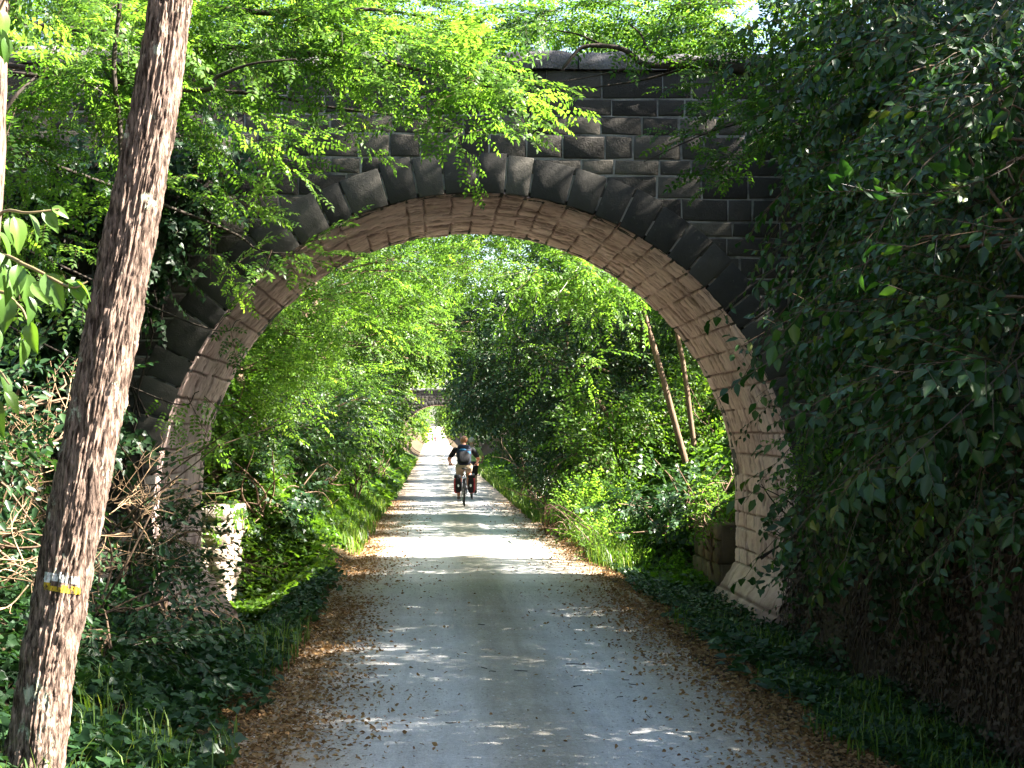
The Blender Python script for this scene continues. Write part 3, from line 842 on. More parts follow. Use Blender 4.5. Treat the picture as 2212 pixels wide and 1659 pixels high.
# ------------------------------------------------------------------ leaning tree, foreground left
def lean_tree():
    Y0 = 7.0
    root = empty('leaning_tree', W(60, 1720, Y0), 'leaning tree with thick ridged bark and a white and yellow trail mark', 'tree')
    pc = [(28, 1860), (72, 1659), (100, 1450), (140, 1240), (186, 1000), (232, 760), (283, 500), (330, 250), (368, 0), (392, -240), (410, -560)]
    cl = curve([W(x, y_, Y0 + .25 * (1860 - y_) / 2400) for x, y_ in pc], 420)
    hw = np.interp(np.linspace(0, 10, 420), range(11), [76, 63, 57, 55, 58, 57, 54, 50, 46, 43, 38]) / F * Y0
    seg = 200
    t = np.gradient(cl, axis=0); t /= np.linalg.norm(t, axis=1, keepdims=True)
    b = np.cross(t, [0, 1., 0]); b /= np.linalg.norm(b, axis=1, keepdims=True); b = -b
    c = np.cross(t, b)
    th = np.linspace(0, 2 * PI, seg, endpoint=False)
    TH, SL = np.meshgrid(th, np.linspace(0, 6, 420))
    # ridged bark: stretched noise, seamless in angle
    def rid(k, zs, seed):
        u1 = np.abs(TH / PI - 1)          # mirrored, so it closes
        side = (TH > PI) * 31.7
        return vn(u1 * k * PI + side * 0 + 50 * (TH > PI), SL * zs + .35 * np.sin(TH * 3), seed)
    r1 = np.abs(rid(6, 3.2, 3) - .5) * 2; r2 = np.abs(rid(11, 7.5, 5) - .5) * 2; r3 = np.abs(rid(22, 20, 7) - .5) * 2; r4 = rid(34, 46, 23)
    ridge = .42 * r1 ** .6 + .36 * r2 ** .7 + .26 * r3 ** .8 + .14 * r4
    low = fbm(SL * 1.4, np.cos(TH) + 2, 12) - .5
    rr = hw[:, None] * (1 + .06 * low) + .033 * (ridge - .6) + .012 * (fbm(SL * 9, np.cos(TH) * 3 + np.sin(TH) * 5, 91) - .5)
    V = cl[:, None] + rr[..., None] * (np.cos(TH)[..., None] * b[:, None] + np.sin(TH)[..., None] * c[:, None])
    mb = MB(); mb.add(V.reshape(-1, 3), grid_quads(420, seg, True))
    # limbs (the forks stand above the picture)
    f1 = cl[-1]
    for e, r0 in (((.5, .4, 1.6), .10), ((-.6, .2, 1.5), .09), ((.1, -.5, 1.7), .08)):
        tube(mb, curve([f1 - t[-1] * .15, f1 + np.array(e) * .5, f1 + np.array(e)], 14), np.linspace(r0, .03, 14), 10, .5, .1)
    mb.build('trunk', M['bark'], root, True)
    # painted trail mark: thin skin of paint lying on the bark
    ctr = np.array([W(x, y_, 6.85) for x, y_ in ((134, 1252), (134, 1272))])
    nrm = None
    for nm, mt, ya, yb, sd in (('white_stripe', 'paint_white', 1237, 1262, 4), ('yellow_stripe', 'paint_yellow', 1263, 1283, 9)):
        mm = MB(); quads = []
        # project vertices to the photograph's frame to find the band of bark that was painted
        d = V - EYE; dep = d @ fwd
        px = 1106 + F * (d @ rgt) / dep; py2 = 829.5 - F * (d @ upv) / dep
        front = (np.einsum('ijk,ijk->ij', V - cl[:, None], -d) > 0)
        slope = (px - 134) * .16
        jag = 5 * (vn(px * .16, py2 * .02, sd) - .5)
        ok = front & (px > 94) & (px < 173) & (py2 > ya + slope + jag) & (py2 < yb + slope + jag) & (ridge > .12)
        n_ = (V - cl[:, None]); n_ /= np.linalg.norm(n_, axis=2, keepdims=True)
        P = (V + n_ * .0014).reshape(-1, 3)
        gq = grid_quads(420, seg, True); okf = ok.ravel()
        sel = gq[okf[gq].all(axis=1)]
        par = {}
        def fd(a_):
            while par.setdefault(a_, a_) != a_: a_ = par[a_]
            return a_
        for qq in sel.tolist():
            r0_ = fd(qq[0])
            for e_ in qq[1:]: par[fd(e_)] = r0_
        if len(sel):
            lab_ = np.array([fd(qq[0]) for qq in sel.tolist()]); u_, n__ = np.unique(lab_, return_counts=True)
            sel = sel[lab_ == u_[n__.argmax()]]
        if len(sel):
            uq, inv = np.unique(sel, return_inverse=True)
            mm.add(P[uq], inv.reshape(-1, 4))
            mm.build(nm, M[mt], root)
    cm = MB()
    for cc, r in ((f1 + np.array([.4, .6, 1.5]), (1.1, 1.1, .6)), (f1 + np.array([-.9, .3, 1.3]), (1., 1., .6)), (f1 + np.array([-.2, -.6, 1.9]), (1., .9, .6))):
        cluster(cm, 'robinia', cc, r, lai=1.2)
    cm.build('crown', M['robinia'], root)
def paint_mat(name, c):
    m, nt, out = nodes(name)
    f = noise(nt, coord(nt, (1, 1, .45)), 55, 5, .75)
    col = mixc(nt, ramp(nt, f, [(.40, (0, 0, 0)), (.52, (1, 1, 1))]), (.05, .034, .026), c)
    p = nd(nt, 'BsdfPrincipled', {'Base Color': col, 'Roughness': .9, 'Specular IOR Level': .1})
    nt.links.new(p.outputs[0], out.inputs[0])
    return m
M['paint_white'] = paint_mat('white_paint', (.60, .60, .56))
M['paint_yellow'] = paint_mat('yellow_paint', (.50, .34, .03))
lean_tree()

# ------------------------------------------------------------------ trees and shrubs (front of the bridge)
G1 = 'robinia trees along the cutting'
plant('robinia_tree', 'robinia with feathery sunlit branches hanging in front of the bridge parapet', 'tree', (-4.6, 12.9, 2.6),
      ([(-4.6, 12.9, 2.5), (-4.0, 12.9, 4.2), (-3.1, 12.7, 5.6), (-2.2, 12.5, 7.2), (-1.6, 12.3, 8.6)], .13, .05),
      [PX(500, 60, 12.3, (.75, .5, .40)), PX(660, 70, 12.2, (.7, .5, .26)), PX(820, 90, 12.0, (.6, .5, .20)), PX(930, 130, 11.9, (.5, .4, .16)), PX(1000, 170, 11.8, (.38, .4, .10), gap=-.5), PX(1090, 192, 11.75, (.30, .35, .07), gap=-.5), PX(880, 205, 11.8, (.36, .3, .08), gap=-.4),
       PX(560, 170, 12.4, (.5, .4, .16)), PX(690, 160, 12.4, (.45, .4, .12)), PX(620, 240, 12.6, (.45, .3, .08)), PX(780, 175, 12.3, (.4, .3, .10)),
       PX(760, 30, 12.5, (.8, .5, .3)), PX(560, 0, 12.6, (.8, .5, .3)), PX(940, 40, 13.0, (.35, .4, .16)),
       PX(880, 250, 12.9, (.42, .3, .09), off=-.2), PX(1010, 285, 12.9, (.34, .25, .07), off=-.2), PX(780, 290, 13.0, (.25, .25, .06), off=-.2), PX(1060, 255, 12.8, (.2, .2, .06), off=-.2), ((.2, 12.2, 6.3), (1.0, .7, .3), dict(lai=1.3)), ((-1.2, 12.4, 6.6), (1.0, .7, .3), dict(lai=1.3)), ((1.0, 12.5, 6.9), (.8, .6, .3), dict(lai=1.2)),  # last three clumps sit out of view, added to shade the sprays below
       PX(460, 250, 13.2, (.36, .4, .2)), PX(590, 320, 13.6, (.28, .3, .07), off=-.2), PX(470, 370, 13.8, (.2, .3, .2)),
       PX(530, 460, 13.9, (.18, .2, .12), off=-.1), PX(430, 550, 13.7, (.34, .3, .10)), PX(620, 545, 13.6, (.30, .3, .05), gap=-.3, off=-.2), PX(500, 600, 13.7, (.26, .3, .06), off=-.2),  # negative off puts shade into the leaf colour of the dim sprays
       PX(370, 600, 13.5, (.2, .3, .15)), PX(510, 690, 13.9, (.16, .2, .05), off=-.3), PX(400, 850, 13.6, (.26, .25, .06), gap=-.5), PX(350, 1000, 13.8, (.2, .25, .08))],
      'robinia', 'robinia', group=G1, bias=(.6, -.2, -.10), lai=1.9, gap=.0, gf=3.2, limbs=False, tilt=.28, out=.7,
      extra=[([(-3.6, 12.8, 5.0), W(560, 110, 12.4), W(760, 120, 12.2), W(900, 150, 12.0), W(1010, 178, 11.8), W(1080, 192, 11.75)], .03, .005),
             ([(-3.8, 12.8, 4.6), W(520, 200, 12.8), W(700, 230, 12.9), W(860, 250, 12.9), W(1000, 280, 12.9)], .02, .004),
             ([(-4.0, 12.9, 4.2), W(450, 480, 13.6), W(560, 540, 13.6), W(660, 548, 13.6)], .018, .003),
             ([(-4.2, 13.0, 3.6), W(420, 700, 13.8), W(520, 690, 13.9)], .014, .003), ([(-4.3, 13.1, 3.0), W(340, 860, 13.7), W(430, 845, 13.6)], .012, .003),
             ([(-3.4, 12.6, 4.6), W(405, 195, 11.6), W(470, 165, 11.5), W(545, 138, 11.4), W(640, 128, 11.3)], .022, .006),
             ([(-3.4, 12.8, 5.3), W(600, 30, 12.5), W(800, 20, 12.5), W(960, 45, 13)], .03, .006)])
plant('robinia_tree', 'robinia behind the leaning trunk at the far left with dense leaves', 'tree', (-4.4, 10.5, 2.4),
      [([W(150, 1350, 11.5), W(205, 900, 11.5), W(245, 600, 11.5), W(262, 330, 11.5), W(246, 160, 11.5), W(254, 50, 11.5), W(272, -120, 11.5), W(300, -500, 11.5)], .022, .014),
       ([W(-120, 900, 11), W(-40, 600, 11), W(-20, 250, 11), W(10, -200, 11)], .07, .04)],
      [PX(150, 60, 11.6, (.7, .6, .45)), PX(60, 200, 11.2, (.6, .5, .35)), PX(200, 190, 12, (.6, .5, .3)), PX(110, 330, 11.6, (.6, .5, .3)), PX(-60, 330, 11.3, (.6, .5, .5)),
       PX(240, 80, 12.3, (.5, .4, .4)), PX(330, 120, 12.6, (.5, .5, .4)), PX(60, 520, 12.0, (.5, .5, .3)), PX(230, 350, 12.6, (.5, .4, .3))],
      'robinia', 'robinia', bark='bark_dark', group=G1, bias=(.3, -.2, -.12), tilt=.3, lai=2.2, limbs=False,
      extra=[([W(10, 235, 10.6), W(40, 200, 10.6), W(78, 165, 10.7)], .018, .006)])
plant('slim_tree', 'slim sunlit trunk cut by the left edge of the photo', 'tree', W(-40, 1500, 8) * [1, 1, 0] + [0, 0, .9],
      ([W(-95, 1250, 8), W(-50, 700, 8), W(-22, 350, 8), W(-12, 0, 8), W(0, -400, 8)], .085, .06),
      [PX(-60, -300, 8.3, (.8, .7, .5)), PX(-300, -200, 8, (.7, .6, .5))], 'robinia', 'robinia', bark='bark', seg=16, lai=1.8)

# big leaved dogwood, close on the left
def dogwood():
    root = empty('dogwood_bush', W(-260, 1250, 3.6), 'close dogwood branch with large drooping veined leaves at the left edge', 'bush')
    mb = MB()
    def leaf(p, L, dirn, roll, a):
        nu, nv = 9, 7
        uu = np.linspace(0, 1, nu)
        half = .30 * L * np.sin(PI * np.clip(uu, 0, 1) ** .75) ** .85 * (1 - .25 * uu)
        v = []
        for i, u_ in enumerate(uu):
            for j in np.linspace(-1, 1, nv):
                yv_ = j * half[i]
                vein = .006 * L * math.sin(u_ * 26 - abs(j) * 7) * (1 - abs(j)) * 2
                v.append((u_ * L, yv_, .16 * abs(yv_) * 2 - .34 * L * u_ ** 2 + vein))
        v = np.array(v) @ rotx(roll).T
        Rm = frames(np.array([dirn], float), np.array([[0, -.35, 1.]]))[0]
        mb.add(v @ Rm.T + p, grid_quads(nu, nv), a)
    stems = [[(-200, 620, 3.6), (-60, 560, 3.5), (0, 462, 3.45), (60, 460, 3.4), (128, 452, 3.4)],
             [(-160, 700, 3.6), (-20, 560, 3.5), (60, 575, 3.4), (150, 620, 3.35), (190, 608, 3.35)],
             [(-120, 820, 3.6), (-20, 640, 3.5), (40, 660, 3.45), (62, 700, 3.4)],
             [(-160, 960, 3.5), (-60, 860, 3.4), (-10, 800, 3.4), (20, 830, 3.35)],
             [(-100, 380, 3.6), (-30, 120, 3.5), (0, 20, 3.5), (30, -40, 3.45)]]
    for st in stems:
        pts = curve([W(*q) for q in st], 18)
        tube(mb, pts, np.linspace(.006, .0018, 18), 6, -1, 0)
    L_ = [(62, 462, 3.4, .056, (.55, -.1, -.8)), (95, 452, 3.4, .05, (.5, 0, -.7)), (20, 470, 3.45, .06, (.3, -.1, -.9)), (30, 468, 3.43, .07, (.35, -.2, -1)), (112, 448, 3.4, .036, (.9, 0, -.4)),
          (0, 545, 3.45, .075, (.2, -.3, -.9)), (10, 570, 3.42, .08, (.35, -.3, -.9)), (38, 572, 3.4, .06, (.1, -.3, -.9)), (-15, 600, 3.5, .08, (.5, -.2, -.8)),
          (98, 590, 3.37, .075, (.45, -.2, -.85)), (150, 612, 3.35, .05, (.7, 0, -.7)), (165, 607, 3.35, .045, (.8, 0, -.6)), (140, 606, 3.35, .04, (.9, .1, -.3)),
          (62, 640, 3.4, .055, (.25, -.2, -.9)), (66, 695, 3.4, .06, (.1, -.2, -1)), (55, 590, 3.41, .065, (.2, -.2, -1)), (20, 640, 3.45, .07, (-.1, -.3, -1)), (50, 735, 3.4, .05, (.15, -.1, -1)),
          (-5, 800, 3.4, .075, (.55, -.2, -.8)), (10, 845, 3.36, .05, (.6, 0, -.7)), (-20, 700, 3.45, .08, (.2, -.3, -.9)), (-10, 860, 3.4, .075, (.1, -.2, -1)),
          (0, 20, 3.5, .06, (.3, 0, -.9)), (10, 80, 3.5, .05, (.2, 0, -1)), (-15, 60, 3.5, .07, (.4, -.1, -.8)), (-5, 500, 3.5, .07, (.4, .2, -.6)), (70, 610, 3.4, .05, (.6, -.2, -.7))]
    for (x, y_, Y, L, dr) in L_:
        leaf(W(x, y_, Y), L * 1.12, dr, random.uniform(-.7, .7), random.random())
    mb.build('branch', M['dogwood'], root)
dogwood()

# right side: big limb tree and shrub wall
G2 = 'dark shrubs over the right wall'
LB_ = 13.2
plant('overhanging_tree', 'tree on the right whose black crooked limbs reach over the parapet', 'tree', (5.6, 13.6, 2.6),
      ([(5.7, 13.7, 2.4), (5.5, 13.6, 4.2), (5.6, 13.5, 6.5), (6.2, 13.4, 9)], .17, .06),
      [PX(1130, 40, 13.3, (.26, .3, .12)), PX(1230, 50, 13.4, (.36, .4, .16)), PX(1400, 15, 13.4, (.4, .4, .12)), PX(1570, 45, 13.3, (.5, .4, .26), lai=2.0), PX(1690, 110, 12.8, (.55, .5, .4), lai=2.4),
       PX(1580, 190, 13.1, (.34, .4, .12)), PX(1440, 225, 13.5, (.30, .3, .07)), PX(1640, 250, 12.9, (.45, .4, .22), lai=2.0), PX(1520, 290, 13.3, (.34, .3, .09)), PX(1400, 350, 13.6, (.24, .25, .04)), 
       PX(1630, 360, 13.2, (.40, .4, .14)), PX(1500, 390, 13.5, (.3, .3, .06)), PX(1760, 240, 12.8, (.5, .5, .5), lai=2.4), PX(1750, 400, 13.0, (.35, .4, .25), lai=2.0)],
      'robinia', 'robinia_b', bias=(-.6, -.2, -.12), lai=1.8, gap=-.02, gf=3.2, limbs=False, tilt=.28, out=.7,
      extra=[([(5.5, 13.6, 4.4), W(1900, 170, LB_), W(1620, 150, LB_), W(1500, 138, LB_), W(1440, 143, LB_)], .07, .034),
             ([W(1450, 143, LB_), W(1390, 138, LB_), W(1350, 108, LB_), W(1300, 99, LB_), W(1255, 104, LB_), W(1222, 140, LB_), W(1214, 152, LB_)], .028, .011),
             ([W(1470, 140, LB_), W(1405, 112, LB_ - .1), W(1385, 75, LB_ - .1), W(1360, 52, LB_ - .1)], .016, .006),
             ([W(1500, 142, LB_), W(1400, 170, LB_ + .1), W(1310, 185, LB_ + .1), W(1245, 193, LB_ + .1)], .013, .005),
             ([W(1350, 148, LB_), W(1280, 165, LB_ + .1), W(1200, 178, LB_ + .1)], .008, .003),
             ([W(1320, 105, LB_ + .05), W(1250, 75, LB_ + .05), W(1190, 60, LB_ + .05), W(1170, 20, LB_ + .05)], .010, .004),
             ([W(1750, 180, 13), W(1640, 250, 13), W(1520, 290, 13.2), W(1390, 350, 13.6)], .014, .003)])
plant('added_shade_tree', 'mostly unseen tall tree added by the right bridge end to shade its face', 'tree', (7.4, 13.8, 3.6),  # added mostly out of view to keep sun off the bridge face
      ([(7.4, 13.8, 3.4), (7.3, 13.8, 6), (7.2, 13.8, 9)], .18, .06),
      [((6.6, 13.8, 6.6), (1.7, 1.1, 1.3), {}), ((7.2, 13.9, 8.9), (2.0, 1.1, 1.5), {}), ((5.4, 14.0, 10.6), (1.8, 1.0, 1.2), {}), ((8.6, 14.0, 7.2), (1.6, 1.0, 1.6), {})], 'shrub_mid', 'hazel', lai=2.4, group=G2)
for i_, (tx, ty, th_) in enumerate([(-5.5, 4.5, 8), (-5.0, -3, 8.5), (-6.8, 9, 9), (3.8, -5.5, 8.5)]):  # out-of-view trees added to block sky light and deepen the shade
    plant('added_shade_tree', ['unseen tree added on the left bank to block sky light', 'unseen tree added behind the viewer on the left to dim the sky', 'unseen tall tree added at the far left to block sky light', 'unseen tree added behind the viewer over the path to dim the sky'][i_], 'tree', (tx, ty, float(H(tx, ty))),
      ([(tx, ty, float(H(tx, ty)) - .2), (tx + .2, ty, 5), (tx + .4, ty, th_)], .16, .05),
      [((tx + random.uniform(-1.2, 1.6), ty + random.uniform(-1.8, 1.8), th_ + random.uniform(-2.6, .8)), (1.7, 1.7, 1.1), {}) for _ in range(6)], 'shrub_mid', 'hazel', lai=1.7, group='unseen trees added around the viewer to dim the sky')
plant('added_shade_tree', 'unseen bushy tree added high on the right bank to shade the path', 'tree', (6.6, 9.3, 3.0),
      ([(6.6, 9.3, 2.8), (6.5, 9.2, 5), (6.4, 9.2, 7)], .16, .06),
      [((5.4, 8.2, 5.6), (1.2, 1.0, .9), {}), ((5.2, 10.3, 5.8), (1.2, 1.1, .9), {}), ((7.0, 9.2, 6.2), (1.4, 1.6, .9), {}), ((6.4, 11.4, 6.0), (1.3, 1.0, 1.1), {}), ((4.9, 9.0, 4.7), (.8, 1.3, .8), {}), ((5.0, 11.8, 4.8), (.9, 1.5, .9), {}), ((5.6, 14.4, 4.6), (.9, .7, 1.2), {}), ((5.2, 7.6, 6.7), (1, .8, .6), {}), ((5.4, 9.4, 6.8), (1, .9, .6), {}), ((5.3, 11.2, 6.6), (1, .9, .6), {}), ((4.7, 8.6, 2.8), (.6, 1.1, .8), dict(lai=5, gap=-.9)), ((4.9, 10.6, 2.8), (.6, 1.1, .8), dict(lai=5, gap=-.9)), ((4.9, 12.4, 2.9), (.6, 1.0, .8), dict(lai=5, gap=-.9)), ((5.0, 14.3, 3.1), (.6, .8, .9), dict(lai=5, gap=-.9)), ((4.7, 6.4, 2.9), (.6, 1.1, .8), dict(lai=5, gap=-.9)), ((4.7, 4.6, 3.2), (.6, 1.0, .9), dict(lai=4, gap=-.9)), ((4.1, 8.3, 2.2), (.4, 1.0, .5), dict(lai=5, gap=-.9)), ((4.0, 6.6, 2.3), (.4, 1.0, .5), dict(lai=4, gap=-.9)), ((4.0, 5.0, 2.3), (.4, .9, .5), dict(lai=4, gap=-.9)), ((4.9, 7.0, 4.4), (.8, 1.2, .7), dict(lai=3.5, gap=-.9))],  # whole tree added out of view, its dense low clumps block sun flecks
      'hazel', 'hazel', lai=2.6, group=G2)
plant('added_shade_tree', 'unseen bushy tree added on the right bank to shade the near ground', 'tree', (6.2, 2.0, 3.0),
      ([(6.2, 2.0, 2.8), (6.2, 2, 5), (6.2, 2, 7.4)], .16, .06),
      [((5.2, .6, 5.4), (1.6, 1.5, 1.3), {}), ((5.2, 3.4, 5.6), (1.5, 1.5, 1.5), {}), ((6.6, -1.8, 6.2), (1.8, 1.6, 1.6), {}), ((6.8, 2.4, 7.2), (1.5, 1.7, 1.0), {})],
      'hazel_mid', 'hazel', lai=2.8, gap=-.3, group=G2, keep=lambda p: np.linalg.norm(np.cross(p - np.array([-.85, 3.4, 2.0]), S), axis=1) > .55)  # added out of view for shade, with a sun gap left for the dogwood

def hazel(label, base, clumps, **k):
    b = np.array(base, float)
    st = [([b, b + np.array([random.uniform(-.3, .1), random.uniform(-.2, .2), .9]), b + np.array([random.uniform(-.7, .1), random.uniform(-.4, .4), 2.0])], .03, .012) for _ in range(4)]
    kk = dict(bias=(-.75, -.25, -.5), lai=2.6, tilt=.5, out=.7, gap=-.22)
    kk.update(k)
    return plant('hazel_shrub', label, 'shrub', b, st, clumps, 'hazel', 'hazel', bark='bark_mid', group=G2, trunk_name='stem', crown_name='foliage', **kk)
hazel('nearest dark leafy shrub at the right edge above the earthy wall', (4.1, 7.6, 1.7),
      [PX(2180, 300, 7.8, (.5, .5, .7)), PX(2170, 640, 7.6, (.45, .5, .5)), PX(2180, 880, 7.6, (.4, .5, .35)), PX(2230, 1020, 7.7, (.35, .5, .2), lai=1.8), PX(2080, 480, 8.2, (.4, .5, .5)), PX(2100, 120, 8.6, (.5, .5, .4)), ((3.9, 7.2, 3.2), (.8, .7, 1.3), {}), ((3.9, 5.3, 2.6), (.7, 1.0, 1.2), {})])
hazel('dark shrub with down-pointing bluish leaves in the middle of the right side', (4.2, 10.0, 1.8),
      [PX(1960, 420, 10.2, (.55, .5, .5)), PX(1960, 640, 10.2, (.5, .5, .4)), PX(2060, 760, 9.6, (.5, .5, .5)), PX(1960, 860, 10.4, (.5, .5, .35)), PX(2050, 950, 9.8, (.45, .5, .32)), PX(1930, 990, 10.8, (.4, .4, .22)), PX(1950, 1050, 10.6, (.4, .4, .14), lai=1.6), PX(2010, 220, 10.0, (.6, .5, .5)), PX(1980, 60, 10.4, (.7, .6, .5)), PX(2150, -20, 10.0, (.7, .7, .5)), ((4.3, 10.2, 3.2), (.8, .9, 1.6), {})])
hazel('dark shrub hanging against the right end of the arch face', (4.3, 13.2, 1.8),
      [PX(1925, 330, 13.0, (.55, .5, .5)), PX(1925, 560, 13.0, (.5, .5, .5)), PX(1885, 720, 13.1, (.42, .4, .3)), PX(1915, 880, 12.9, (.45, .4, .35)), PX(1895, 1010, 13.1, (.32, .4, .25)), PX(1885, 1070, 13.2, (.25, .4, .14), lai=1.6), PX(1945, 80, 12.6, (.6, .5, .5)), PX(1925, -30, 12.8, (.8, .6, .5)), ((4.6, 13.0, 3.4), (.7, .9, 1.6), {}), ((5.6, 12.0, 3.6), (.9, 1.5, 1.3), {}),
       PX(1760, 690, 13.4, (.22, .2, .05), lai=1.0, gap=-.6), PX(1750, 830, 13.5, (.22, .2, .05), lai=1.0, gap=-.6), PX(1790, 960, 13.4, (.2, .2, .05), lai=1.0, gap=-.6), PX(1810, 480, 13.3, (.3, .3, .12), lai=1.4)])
plant('robinia_sapling', 'pale green feathery sapling poking out of the dark shrubs on the right', 'sapling', (3.9, 12.0, 1.7),
      ([(3.9, 12.0, 1.5), (3.7, 12.1, 1.7), W(1830, 980, 12.2)], .014, .006),
      [PX(1800, 960, 12.1, (.28, .25, .09), lai=1.5), PX(1850, 1020, 12.0, (.32, .25, .10), lai=1.5), PX(1900, 940, 12.1, (.28, .25, .08), lai=1.2)], 'robinia', 'robinia', bias=(-.6, -.2, -.3), gap=-.4)

# ivy on the bridge
def climbing(name, label, spots, mat='ivy', lai=3.0, stemz=.5):
    root = empty(name, W(spots[0][0], spots[0][1], YF - .1) * [1, 1, 0], label, 'ivy', 'ivy climbing the bridge')
    sm_ = MB()
    for (x, y_, rx, rz, ry) in spots:
        c = W(x, y_, YF - .06)
        for k in range(4):
            tube(sm_, curve([c + [random.uniform(-.3, .3), .02, -rz * 1.4], c + [random.uniform(-.2, .2), .02, 0], c + [random.uniform(-.4, .4), .02, rz]], 10), np.linspace(.012, .004, 10), 5, .5, 0, False)
    sm_.build('stem', M['bark_dark'], root)
    cm = MB()
    for (x, y_, rx, rz, ry) in spots:
        cluster(cm, 'ivy', W(x, y_, YF - .08 - ry * .5), (rx, ry, rz), lai=lai, bias=(0, -.7, -.5), tilt=.7, gap=-.25, out=.5, keep=lambda p: p[:, 1] < YF - .03)
    cm.build('foliage', M[mat], root)
climbing('climbing_ivy', 'thick dark ivy on the bridge face behind the leaning trunk', [(400, 330, .65, .5, .35), (300, 420, .6, .5, .4), (450, 430, .35, .22, .2), (180, 400, .6, .6, .4), (60, 450, .7, .7, .45), (330, 560, .3, .5, .25), (280, 740, .2, .5, .25), (260, 900, .2, .5, .3), (150, 650, .6, .7, .5), (60, 800, .6, .6, .5)])
climbing('climbing_ivy', 'ivy creeping along the parapet at the right of the arch', [(1760, 300, .4, .35, .2), (1850, 460, .4, .5, .25), (1800, 620, .22, .4, .2), (1950, 250, .5, .5, .3)])
climbing('climbing_ivy', 'ivy curling round the right foot of the arch', [(1720, 1090, .16, .2, .12), (1700, 1170, .12, .12, .1), (1760, 1190, .25, .3, .2)], lai=2.0)

def draped(name, label, clumps, mat, root_at):
    root = empty(name, root_at, label, 'ivy', 'ivy draped over old walls')
    cm = MB()
    for (c, r, k) in clumps:
        cluster(cm, 'ivy', np.asarray(c, float), r, bias=(-.3, -.4, -.6), tilt=.7, gap=-.15, **k)
    cm.build('foliage', M[mat], root)
draped('draped_ivy', 'green ivy hanging down the earthy wall at the lower right', [((3.18, 13.2, .75), (.14, .6, .3), dict(lai=1.5)), ((3.2, 11.6, .95), (.14, .6, .25), dict(lai=1.3)), ((3.15, 10.0, .8), (.14, .35, .35), dict(lai=1.4)), ((3.12, 8.7, 1.0), (.14, .5, .2), dict(lai=1.2)), ((3.12, 12.6, .2), (.12, .25, .22), dict(lai=1.1))], 'ivy', (3.2, 11, 0))
draped('draped_ivy', 'sunlit ivy spilling over the top of the broken wall end', [PX(470, 1085, 19.8, (.36, .3, .12), lai=2), PX(440, 1130, 19.65, (.12, .12, .18), lai=1.6)], 'shrub', (-2.9, 19.8, 0))

# brambles and dry brush on the left bank
G3 = 'brambles on the left bank'
def bramble(label, base, clumps, **k):
    b = np.array(base, float)
    st = [([b, b + rng.normal(size=3) * [.3, .3, .1] + [0, 0, .5], b + rng.normal(size=3) * [.6, .5, .2] + [.1, -.1, .8]], .010, .004) for _ in range(6)]
    kk = dict(lai=2.2, tilt=.6, gap=-.15); kk.update(k)
    return plant('bramble_bush', label, 'bush', b, st, clumps, 'shrub', 'ivy', bark='bark_mid', group=G3, trunk_name='stem', crown_name='foliage', **kk)
bramble('bramble growing behind the leaning trunk under the dogwood leaves', (-3.0, 9.5, 1.1), [PX(40, 1000, 9.4, (.5, .4, .26), lai=1.8), PX(30, 1180, 9.2, (.5, .4, .2), lai=2.0), PX(-120, 950, 9, (.5, .5, .5)), PX(60, 860, 10.5, (.5, .4, .25), lai=1.0)])
bramble('bramble in front of the left foot of the arch', (-2.5, 13.6, .8), [PX(300, 1120, 13.2, (.4, .4, .3)), PX(350, 1200, 13.4, (.35, .4, .22)), PX(270, 1240, 12.6, (.4, .4, .25))])
bramble('ivy tangled bramble low between the leaning trunk and the path', (-2.2, 10.6, .5), [PX(300, 1320, 10.8, (.45, .4, .18)), PX(240, 1400, 9.6, (.45, .4, .16)), PX(400, 1330, 12.2, (.4, .5, .18))], lai=1.8)

def dry_brush(label, base, size, n, dirn, name='dry_brush'):
    root = empty(name, base, label, 'dead brush', 'dry brush on the left bank')
    mb = MB(); base = np.asarray(base, float)
    for k in range(n):
        d = np.asarray(dirn) + rng.normal(size=3) * [.55, .4, .4]
        p0 = base + rng.normal(size=3) * size * [.35, .3, .12]
        L = size * random.uniform(.5, 1.2)
        p2 = p0 + d / np.linalg.norm(d) * L
        p1 = (p0 + p2) / 2 + rng.normal(size=3) * L * .12
        c = curve([p0, p1, p2], 10)
        tube(mb, c, np.linspace(.0045, .0014, 10), 5, random.random(), 0, False)
        for q in range(5):
            s0 = c[random.randint(3, 9)]; e = s0 + (d / np.linalg.norm(d) + rng.normal(size=3) * .6) * L * random.uniform(.12, .3)
            tube(mb, curve([s0, (s0 + e) / 2 + rng.normal(size=3) * .02, e], 5), np.linspace(.003, .0012, 5), 4, random.random(), 0, False)
    mb.build('twigs', M['dry'], root)
dry_brush('tan dry brush sprawling across the left foot of the arch', W(300, 1210, 13.0), .75, 22, (.7, -.1, .2))
dry_brush('dry brown twigs standing behind the leaning trunk at the left', W(60, 1010, 10.0), .55, 20, (.25, 0, .9))
dry_brush('bunch of bleached twigs hanging down into the ivy', W(405, 1300, 11.8), .42, 18, (.15, -.2, -1))
dry_brush('reddish dead fern and twigs between trunk and arch foot', W(255, 1090, 12.0), .5, 16, (.3, -.1, .4))
dry_brush('brown dead stalks tangled beside the dogwood leaves', W(20, 1130, 9.3), .5, 20, (.3, -.2, .5))
dry_brush('thin dry stems low at the left edge beside the trunk', W(0, 1240, 8.0), .4, 16, (.6, 0, .1))

